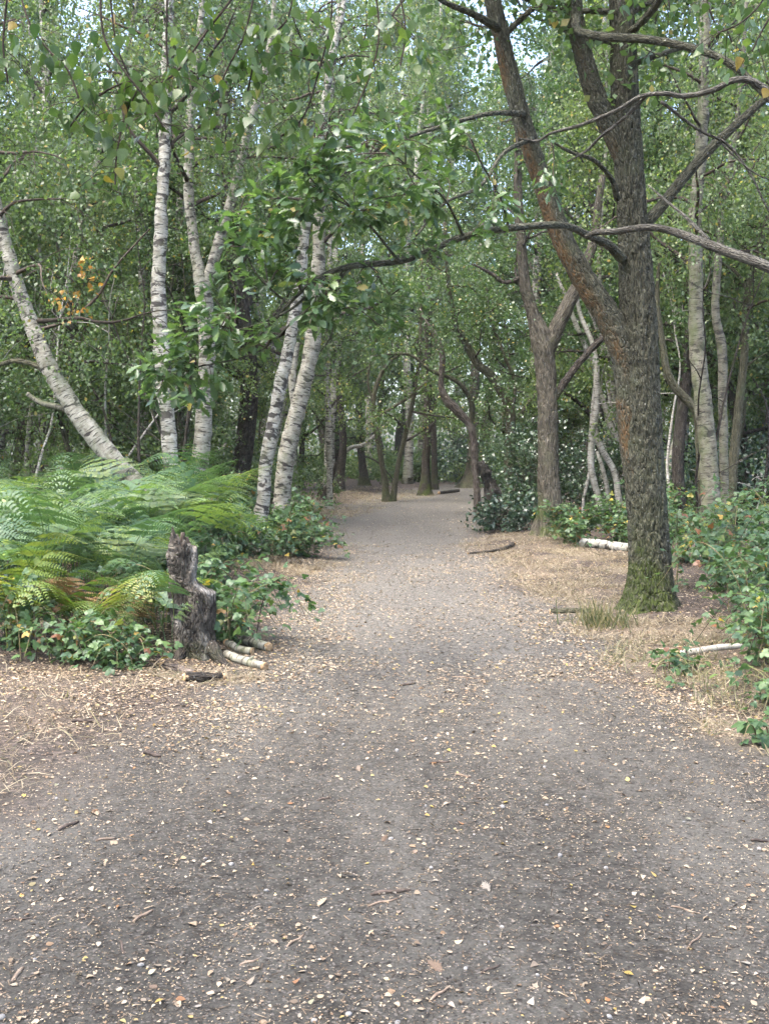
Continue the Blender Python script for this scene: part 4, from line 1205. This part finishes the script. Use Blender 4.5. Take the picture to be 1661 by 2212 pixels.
# ------------------------------------------------------------------ the broken stump
def stump():
    d = 7.8
    k = d / F
    b = px(425, 1425, d)
    z0 = zH(b[0], b[1]) - .04
    t = thing('broken_stump', (float(b[0]), float(b[1]), z0), 'rotten knee-high broken stump among the ferns left of the path', 'stump')
    # height above ground in px, left and right outline in px
    rows = np.array([(-10, 372, 480), (0, 378, 472), (25, 381, 462), (60, 380, 457), (95, 376, 462), (120, 374, 466), (140, 373, 462), (152, 372, 440), (175, 372, 427), (215, 373, 424), (250, 374, 422), (285, 373, 421)], float)
    c = catmull(rows, 90)
    th = np.linspace(0, 2 * math.pi, 56, endpoint=False)
    V = np.zeros((90, 56, 3))
    pale = np.zeros((90, 56))
    for i in range(90):
        hgt, l, rr = c[i]
        cx, hw = (l + rr) / 2, (rr - l) / 2
        dep = min(hw * .8, 32) * (1 + .4 * math.exp(-max(0, hgt) / 30))
        p = px(cx, 1425, d)
        top = 228 + 34 * np.exp(-((th - 2.0) / .7) ** 2) + 20 * np.exp(-((th - 5.4) / .5) ** 2) + 52 * np.exp(-((th - 4.1) / .55) ** 2) + 14 * np.sin(th * 9) * np.sin(th * 4)
        hh = np.minimum(hgt, top)
        shrink = np.where(hgt > top, np.maximum(.25, 1 - (hgt - top) / 60), 1)
        V[i, :, 0] = p[0] + np.cos(th) * hw * k * shrink
        V[i, :, 1] = p[1] + np.sin(th) * dep * k * shrink
        V[i, :, 2] = z0 + .04 + hh * k
    out = np.stack([np.cos(th), np.sin(th), 0 * th], -1)[None]
    q = V * np.array([16, 16, 5])
    nz = fbm(q + 3, 4)
    big = fbm(V * np.array([7, 7, 3.5]) + 11, 2)
    disp = .030 * (1 - np.abs(2 * nz - 1) * 2) + .05 * (big - .5)
    ca = (th > 4.0) & (th < 4.9)
    zz = (V[:, :, 2] - z0) / k
    cav = np.exp(-((th[None] - 4.35) / .28) ** 2) * np.exp(-((zz - 140) / 45) ** 2)
    disp = disp - .075 * cav - .06 * np.exp(-((th[None] - 4.5) / .35) ** 2) * np.exp(-((zz - 15) / 28) ** 2)
    V = V + out * disp[:, :, None]
    pale = smooth(.5, .1, np.abs(np.angle(np.exp(1j * (th[None] - 5.75))))) * smooth(120, 150, zz)
    pale = np.maximum(pale, smooth(.6, .68, fbm(V * np.array([9, 9, 4]) + 7, 2)) * .8)
    i, j = np.meshgrid(np.arange(89), np.arange(56), indexing='ij')
    j2 = (j + 1) % 56
    Qd = np.stack([i * 56 + j, i * 56 + j2, (i + 1) * 56 + j2, (i + 1) * 56 + j], -1).reshape(-1, 4)
    uv = np.stack([V[:, :, 0].ravel()[Qd] + V[:, :, 1].ravel()[Qd], V[:, :, 2].ravel()[Qd]], -1).reshape(-1, 2)
    loops = np.concatenate([Qd.ravel(), 89 * 56 + np.arange(56)])
    g = Geo().add(V.reshape(-1, 3), loops, np.concatenate([np.full(len(Qd), 4), [56]]), np.vstack([uv, np.zeros((56, 2))]), algae=pale.ravel(), moss=(.5 * smooth(.4, .6, fbm(V * 8, 2)) * smooth(90, 0, zz)).ravel())
    g.build('trunk', bark_mat('stump_bark', (.026, .022, .018), (.135, .118, .097), (.09, .078, .064), 1.5, (.035, .042, .018), (.36, .335, .30), .3), t)
    for spec in ([(455, 1395, 34, 7.75), (478, 1428, 22, 7.6), (500, 1452, 10, 7.45)], [(395, 1400, 30, 7.75), (380, 1432, 20, 7.6), (372, 1450, 10, 7.5)]):
        P, Rr = px_curve(spec, d, 20, False)
        tube(Geo(), P, Rr, 10, .012, (12, 12, 12)).build('root', M['dark_bark'], t)
    for a, b_, c_ in (((392, 1195), (396, 1150), 7.78), ((403, 1195), (404, 1160), 7.8), ((414, 1200), (417, 1178), 7.82), ((381, 1205), (380, 1182), 7.8)):
        P, Rr = px_curve([(a[0], a[1] + 25, 26, c_), (a[0], a[1], 20, c_), (b_[0], b_[1], 9, c_)], d, 12, False)
        tube(Geo(), P, Rr, 7, .008, (30, 30, 10)).build('splinter', M['dead_bark'], t)


stump()


def log(spec, d, mat, label, name='log', cat='log', sides=16, amp=.008, group=None, knob=None, ends=True):
    P, Rr = px_curve(spec, d, 30, False, .0)
    # rest on the ground
    P[:, 2] = H(P[:, 0], P[:, 1]) + Rr * .8
    t = thing(name, tuple(P[len(P) // 2] - np.array([0, 0, Rr[0] * .8])), label, cat, group)
    tube(Geo(), P, Rr, sides, amp, (12, 12, 12), 0, False, seed=spec[0][0] * .01).build('bark', mat, t)
    if ends:
        for i, sgn in ((0, -1), (-1, 1)):
            T = nrm(P[i] - P[i - sgn]) if i == 0 else nrm(P[-1] - P[-2])
            tube(Geo(), np.array([P[i] - T * .02, P[i] + T * .004, P[i] + T * .006]), [Rr[i] * .98, Rr[i] * .93, Rr[i] * .5], sides, .004, (40, 40, 40)).build('cut_end', M['cut_wood'], t)
    if knob:
        p = P[knob]
        tube(Geo(), np.array([p, p + np.array([0, -.02, Rr[knob] * 1.2]), p + np.array([.02, -.02, Rr[knob] * 1.6])]), [Rr[knob] * .5, Rr[knob] * .35, Rr[knob] * .15], 8, .003).build('knot', mat, t)


log([(490, 1412, 18, 7.8), (515, 1428, 20, 7.65), (548, 1443, 21, 7.5), (574, 1449, 19, 7.42)], 7.5, BG, 'short white birch log with broken end lying before the stump', knob=18, sides=14, amp=.014)
log([(525, 1377, 20, 8.35), (548, 1390, 22, 8.25), (582, 1402, 21, 8.1)], 8.2, BG, 'short white birch log lying farther back right of the stump')
log([(490, 1388, 16, 8.2), (520, 1408, 17, 8.0), (545, 1412, 17, 7.95)], 8.0, BG, 'thin grey birch log between the two white logs')
log([(1256, 1188, 22, 16.2), (1290, 1196, 22, 16), (1330, 1203, 21, 15.7), (1385, 1208, 19, 15.3)], 16, BW, 'white birch log lying in the straw behind the oak')
log([(1461, 1415, 17, 7.6), (1500, 1412, 16, 7.62), (1530, 1408, 15, 7.68), (1570, 1400, 14, 7.75), (1600, 1398, 11, 7.8)], 7.6, PS, 'pale smooth fallen stick in the grass at right', 'fallen_stick', 'stick', 12, .004)
log([(1188, 1322, 12, 10.0), (1225, 1322, 13, 10.0), (1280, 1324, 9, 9.95)], 10, M['mossy_bark'], 'short mossy stick lying at the path edge left of the oak', 'fallen_stick', 'stick', 9, .006)
log([(1110, 1188, 9, 16.4), (1090, 1196, 8, 16), (1050, 1205, 6, 15.6), (1010, 1205, 4, 15.5)], 16, M['dark_bark'], 'dark root-like stick in the straw before the forked tree', 'fallen_stick', 'stick', 7, .01)
log([(350, 1440, 16, 7.3), (385, 1455, 18, 7.2), (420, 1462, 14, 7.1)], 7.2, M['dead_bark'], 'rotten bark chunk in the litter left of the stump foot', 'fallen_stick', 'stick', 9, .012)
log([(400, 1478, 20, 6.9), (440, 1474, 22, 6.95), (485, 1462, 16, 7.05)], 7, M['dark_bark'], 'dark flat rotten log before the stump', 'fallen_stick', 'stick', 9, .012)
log([(948, 1060, 7, 36), (975, 1056, 8, 37), (990, 1058, 6, 38)], 37, M['dark_bark'], 'bent dark branch on the ground by the path bend', 'fallen_stick', 'stick', 7, .02)

# sticks and pebbles on the path: photo x, y, length px, angle, thickness px
r = np.random.default_rng(8)
STK = [(845, 1950, 90, 8, 9, 'dark_stick', 'dark bark strip on the path, lower centre of the picture'), (830, 1972, 75, 14, 5, 'stick', 'thin twig just below the dark bark strip'), (330, 1642, 45, -14, 11, 'dark_stick', 'dark chunky stick on the path left of centre'),
       (180, 1578, 44, 6, 9, 'dark_stick', 'dark stick near the left edge beside dry grass'), (310, 2005, 40, 38, 7, 'stick', 'short light brown twig at lower left'), (950, 2180, 60, 32, 7, 'stick', 'pale forked twig near the bottom edge'),
       (230, 1830, 42, 10, 6, 'stick', 'brown twig left of the path middle'), (150, 1800, 36, 40, 9, 'dark_stick', 'short dark stick in the litter at left'), (950, 1660, 48, 2, 5, 'dark_stick', 'thin straight twig on the path centre'), (1000, 1690, 36, -12, 5, 'stick', 'small twig below the thin straight twig'),
       (1640, 1835, 40, 0, 7, 'dark_stick', 'dark twig at the right edge'), (640, 2060, 44, 40, 5, 'stick', 'slanting twig at lower left of centre'), (265, 2075, 34, -45, 6, 'dark_stick', 'dark grey bent twig at lower left'), (40, 2010, 60, 4, 5, 'dark_stick', 'long thin twig at the left edge'),
       (40, 2135, 26, 80, 9, 'stick', 'stubby pale twig at the bottom left corner'), (540, 2110, 44, 18, 6, 'stick', 'brown twig near the bottom centre left'), (1060, 2120, 50, 20, 6, 'dark_stick', 'dark twig near the bottom centre'), (1500, 2060, 70, 30, 5, 'stick', 'thin twig at lower right'),
       (1480, 1990, 56, -18, 4, 'stick', 'thin straight twig at right on the path'), (880, 1485, 36, 12, 5, 'dark_stick', 'small dark twig where the path brightens'), (1010, 1470, 70, -6, 3, 'stick', 'straw-thin twig across the path'), (700, 1740, 30, 16, 5, 'dark_stick', 'small dark twig left of the path centre')]
for x, y, L, a, w, mt, lab in STK:
    d = 1.6 * F / (y - 969)
    c = px(x, y, d)
    k = d / F
    sx = math.cos(R(a)) * L * k / 2
    sy = math.sin(R(a)) * L * k / 2 * 2.4
    P = catmull([[c[0] - sx, c[1] - sy, 0], [c[0] - sx * .3, c[1] - sy * .3 + .006, 0], [c[0] + sx * .3, c[1] + sy * .3 - .006, 0], [c[0] + sx, c[1] + sy, 0]], 12)
    rr_ = w * k / 2 * np.array([.6, .9, 1, 1, 1.05, 1, .95, 1, .9, .85, .7, .4])
    P[:, 2] = H(P[:, 0], P[:, 1]) + rr_ * .75
    tw_ = tube(Geo(), P, rr_, 7, .25 * w * k / 2, (60, 60, 60), seed=x)
    tw_.build('fallen_twig', M[mt], None, label=lab, category='twig', group='twigs on the path')
peb = []
for s in range(3):
    bm_v = []
    g = Geo()
    th, ph = np.meshgrid(np.linspace(0, 2 * math.pi, 10, endpoint=False), np.linspace(.15, math.pi - .15, 6))
    Vp = np.stack([np.cos(th) * np.sin(ph), np.sin(th) * np.sin(ph) * .8, np.cos(ph) * .55], -1)
    Vp = Vp * (.8 + .4 * fbm(Vp * 1.4 + s * 9, 2))[..., None]
    i, j = np.meshgrid(np.arange(5), np.arange(10), indexing='ij')
    Qp = np.stack([i * 10 + j, i * 10 + (j + 1) % 10, (i + 1) * 10 + (j + 1) % 10, (i + 1) * 10 + j], -1).reshape(-1, 4)
    g.add(Vp.reshape(-1, 3), np.concatenate([Qp.ravel(), np.arange(10)[::-1], 50 + np.arange(10)]), np.concatenate([np.full(50, 4), [10, 10]]))
    peb.append(g.mesh('pebble', M['stone']))
for k in range(70):
    y = 2.7 + 3.4 * r.uniform() ** 1.3
    x = r.uniform(-.4, .4) * y
    o = link('pebble', peb[k % 3], None, label='small grey pebble set in the near part of the path', category='pebble', group='pebbles on the path')
    s = r.uniform(.005, .013)
    o.location = (x, y, zH(x, y) + s * .25)
    o.rotation_euler = (r.normal(0, .3), r.normal(0, .3), r.uniform(0, 6))
    o.scale = (s, s, s)

# ------------------------------------------------------------------ fallen leaves
LM = {(k, m): Geo().add(*t_).mesh('fallen_leaf', M[m]) for k, t_ in enumerate((CURLED, FLATLEAF, BIRCH2)) for m in ('litter', 'yellow_litter', 'brown_litter')}
OAKL = Geo().add(*OAK2).mesh('fallen_leaf', M['litter'])
LL = {'litter': ('pale tan fallen birch leaf on the near part of the path', 'pale fallen leaves on the path'), 'yellow_litter': ('yellow fallen birch leaf on the near part of the path', 'yellow fallen leaves on the path'), 'brown_litter': ('rust brown fallen leaf on the near part of the path', 'rust brown fallen leaves on the path')}
for k in range(298):
    y = 2.75 + 3.6 * r.uniform() ** 1.2
    x = r.uniform(-.41, .41) * y
    u = r.uniform()
    m = 'litter' if u < .8 else ('yellow_litter' if u < .9 else 'brown_litter')
    s = .013 + .019 * r.uniform() ** 1.5
    me = LM[(int(r.integers(0, 3)), m)]
    lab, grp = LL[m]
    if k % 33 == 5:
        me, s, lab, grp = OAKL, r.uniform(.06, .085), 'large pale lobed oak leaf fallen on the near part of the path', 'fallen oak leaves on the path'
    o = link('fallen_leaf', me, None, label=lab, category='leaf', group=grp)
    o.matrix_basis = mat4(np.array([x, y, zH(x, y) + .006]), np.array([r.normal(), r.normal(), r.normal(0, .12)]), np.array([r.normal(0, .2), r.normal(0, .2), 1 if r.uniform() < .7 else -1]), s)


def litter_points(n, ylo, yhi, power, wide):
    y = ylo + (yhi - ylo) * r.uniform(0, 1, n) ** power
    x = r.uniform(-1, 1, n) * (.42 * y + .5) * wide
    return x, y


g, g2 = Geo(), Geo()
CHIP = (np.array([[0, 0, .05], [.42, .34, .16], [1, .05, -.02], [.5, -.3, .10]]), np.array([0, 3, 2, 1]), np.array([4]))
for tm, n, lo, hi, pw, lim in ((CURLED, 18000, 2.3, 7, 1.1, .5), (FLATLEAF, 18000, 2.3, 7, 1.1, .5), (CHIP, 100000, 2.3, 7.5, 1.1, 1.2), (CHIP, 205000, 5.2, 17, 1.15, 1.6), (CHIP, 110000, 13, 42, 1.4, 1.1)):
    x, y = litter_points(n, lo, hi, pw, 1)
    o = path_out(x, y)
    dr_ = smooth(.38, .68, fbm(np.stack([x, y, 0 * x], -1) * 2.1))
    dens = (.10 + .22 * dr_ + (.25 + .45 * dr_) * smooth(-1.0, .0, o)) * (1 - .35 * smooth(.3, 1.0, o)) * (1 - .4 * straw_at(x, y))
    if tm is CHIP and lo < 4:
        dens = dens + .12
    if lo > 4 and lo < 13:
        dens = dens * smooth(4.6, 7.5, y)
    ok = r.uniform(0, 1, len(x)) < dens * lim
    x, y = x[ok], y[ok]
    n = len(x)
    O = np.stack([x, y, H(x, y) + .005], -1)
    scatter(g, tm, O, r.normal(0, 1, (n, 3)) * np.array([1, 1, .15]), r.normal(0, .25, (n, 3)) + np.array([0, 0, 1]), (.005 + (.010 if lo < 4 and tm is CHIP else .026) * r.uniform(0, 1, n) ** 2.8) * (1 + .25 * smooth(5, 8, y) + .55 * smooth(11, 25, y)), r.uniform(0, 1, n))
g.build('leaf_litter', M['litter'], None, kind='stuff', label='scattered small dry leaves covering the path and its edges')
for wd, n, s0, s1 in ((.30, 36000, .003, .009), (.045, 45000, .010, .040)):
    x, y = litter_points(n, 2.3, 13, 1.25, 1)
    O = np.stack([x, y, H(x, y) + .003], -1)
    bit = (np.array([[0, -wd, 0], [1, -wd * .7, .06], [1, wd * .8, .02], [0, wd, .08]]), np.array([0, 1, 2, 3]), np.array([4]))
    scatter(g2, bit, O, r.normal(0, 1, (n, 3)) * np.array([1, 1, .12]), r.normal(0, .3, (n, 3)) + np.array([0, 0, 1]), s0 + (s1 - s0) * r.uniform(0, 1, n) ** 2.5, r.uniform(0, 1, n))
g2.build('twig_debris', M['debris'], None, kind='stuff', label='fine twig and bark crumbs strewn over the path')

# ------------------------------------------------------------------ dry grass
BLADE = (np.array([[0, -.02, 0], [0, .02, 0], [.5, .016, .10], [.5, -.016, .10], [1, 0, .02]]), np.array([0, 3, 2, 1, 3, 4, 2]), np.array([4, 3]))
gs, gg = Geo(), Geo()
for cx, cy_, rx, ry, de, gr in STRAW:
    n = int(math.pi * rx * ry * de * 4.0)
    a, q = r.uniform(0, 6.28, n), np.sqrt(r.uniform(0, 1, n))
    x, y = cx + np.cos(a) * q * rx * 1.1, cy_ + np.sin(a) * q * ry * 1.1
    keep = (fbm(np.stack([x, y, 0 * x], -1) * 3.5) > .45)
    x, y = x[keep], y[keep]
    n = len(x)
    O = np.stack([x, y, H(x, y) - .002], -1)
    tall = .30 + .25 * (gr > .3)
    A = r.normal(0, 1, (n, 3)) * np.array([1, 1, 0]) + np.stack([0 * x, 0 * x, np.abs(r.normal(0, tall, n))], -1)
    N = r.normal(0, .3, (n, 3)) + np.array([0, 0, 1])
    S = r.uniform(.05, .16, n) * (1 + .5 * (cy_ > 20))
    isg = r.uniform(0, 1, n) < gr
    for G_, sel in ((gs, ~isg), (gg, isg)):
        if sel.any():
            scatter(G_, BLADE, O[sel], A[sel], N[sel], S[sel], r.uniform(0, 1, sel.sum()))
# taller tuft at the oak foot
n = 240
x, y = 1.98 + r.normal(0, .13, n), 9.25 + r.normal(0, .16, n)
O = np.stack([x, y, H(x, y)], -1)
A = np.stack([r.normal(-.15, .35, n), r.normal(-.1, .35, n), np.full(n, .9)], -1)
scatter(gg, BLADE, O, A, r.normal(0, 1, (n, 3)), r.uniform(.10, .32, n), r.uniform(.35, 1, n))
gs.build('dry_grass', M['straw'], None, kind='stuff', label='straw coloured dry grass matted on the path verges')
gg.build('green_grass', M['green_grass'], None, kind='stuff', label='grey green grass tufts beside the oak and brambles')

# ------------------------------------------------------------------ birch twigs hanging down near the camera
BM = [Geo().add(*t_).mesh('birch_leaf', M['near_leaf']) for t_ in (BIRCH, BIRCH2)]


def hanging(label, twigs, nleaf, seed):
    r = np.random.default_rng(seed)
    first = px(*twigs[0][0][0][:2], twigs[0][1])
    t = thing('hanging_birch_branch', tuple(first), label, 'branch', 'birch twigs hanging into the top of the picture')
    base = np.array(t.location)
    tot = sum(w for *_, w in twigs)
    for pts, d, wgt in twigs:
        P, Rr = px_curve([(x, y, w) for x, y, w in pts], d, 40, False, .02, pts[0][0])
        tw_o = tube(Geo(), P, Rr, 5, caps=False).build('twig', M['twig'], t)
        for k in range(int(nleaf * wgt / tot)):
            u = r.uniform(.12, 1) ** .8
            p = P[int(u * 39)]
            out = np.array([r.normal(), r.normal(), r.normal(0, .3)])
            o = p + nrm(out) * r.uniform(.015, .075)
            if r.uniform() < .45:      # on a short side twig
                e = p + nrm(np.array([r.normal(), r.normal(), -.5])) * r.uniform(.06, .16)
                if r.uniform() < .6:
                    tube(Geo(), catmull([p, (p + e) / 2 + np.array([0, 0, .015]), e], 6), .0012, 3, caps=False).build('side_twig', M['twig'], t).parent = tw_o
                o = e + r.normal(0, .012, 3)
            lf = link('leaf', BM[int(r.integers(0, 2))], tw_o)
            lf.matrix_basis = mat4(o - base, np.array([r.normal(0, .5), r.normal(0, .5), -1]), np.array([r.normal(0, .8), r.normal(-.3, .8), r.normal(0, .25)]), r.uniform(.030, .048))
    return t


hanging('leafy birch twigs hanging from the top left above the bracken', [
    ([(540, -60, 7), (500, 0, 6), (450, 65, 5), (405, 130, 4), (372, 165, 3), (345, 180, 2)], 3.0, 32), ([(345, 178, 3), (290, 175, 2.5), (240, 190, 2.5), (190, 225, 2), (150, 275, 2)], 3.0, 30),
    ([(215, -60, 6), (222, 70, 5), (262, 145, 4), (300, 195, 3), (335, 245, 2), (352, 275, 2)], 2.9, 34), ([(240, -40, 4), (255, 90, 3), (285, 170, 2)], 3.2, 12), ([(362, -50, 5), (360, 90, 4), (362, 150, 3), (350, 175, 2)], 3.1, 16),
    ([(25, -60, 4), (60, 50, 4), (105, 110, 3), (145, 150, 2), (170, 210, 2)], 2.9, 20), ([(10, -40, 4), (5, 90, 3), (20, 180, 2)], 2.8, 16), ([(560, -60, 5), (530, 70, 4), (490, 150, 3), (470, 210, 2), (490, 250, 2)], 3.1, 32), ([(300, 190, 3), (270, 250, 2), (250, 330, 2), (245, 400, 1.5)], 3.0, 20)], 330, 1)
hanging('birch twigs hanging from the top edge left of centre', [
    ([(720, -60, 5), (715, 50, 4), (690, 150, 3), (655, 250, 2), (600, 300, 2)], 3.2, 30), ([(640, -60, 4), (620, 40, 3), (560, 100, 3), (530, 200, 2)], 3.1, 26), ([(800, -60, 4), (815, 60, 3), (800, 150, 2), (760, 250, 2)], 3.3, 18), ([(850, -50, 4), (870, 60, 3), (860, 140, 2)], 3.4, 12), ([(690, 130, 2), (650, 120, 2), (600, 80, 2)], 3.2, 10)], 190, 2)
hanging('small birch twigs hanging in the top right corner', [
    ([(1680, -60, 5), (1640, 10, 4), (1600, 50, 3), (1560, 70, 2)], 3.3, 22), ([(1690, 0, 4), (1655, 60, 3), (1630, 110, 2)], 3.2, 18), ([(1520, -50, 4), (1530, 10, 3), (1545, 50, 2)], 3.5, 10), ([(1440, -50, 3), (1445, 0, 2), (1450, 25, 2)], 3.4, 5), ([(1350, -50, 3), (1345, -10, 2), (1342, 15, 2)], 3.4, 5)], 60, 3)

# ------------------------------------------------------------------ the faint haze of the wood
hx, hy0, hy1, hz0, hz1 = 95, -30, 155, -1.5, 48
hv = np.array([[a_, b_, c_] for c_ in (hz0, hz1) for b_ in (hy0, hy1) for a_ in (-hx, hx)], float)
m = Nodes('haze')
m.n('OutputMaterial', {'Volume': m.n('VolumePrincipled', {'Color': (.92, .96, 1.0, 1), 'Density': .0004, 'Anisotropy': .2}).outputs[0]})
Geo().add(hv, [0, 2, 3, 1, 4, 5, 7, 6, 0, 1, 5, 4, 2, 6, 7, 3, 0, 4, 6, 2, 1, 3, 7, 5], [4] * 6).build('haze', m.m, None, False, kind='stuff', label='faint pale haze between the trees of the wood')
cy.volume_bounces = 1
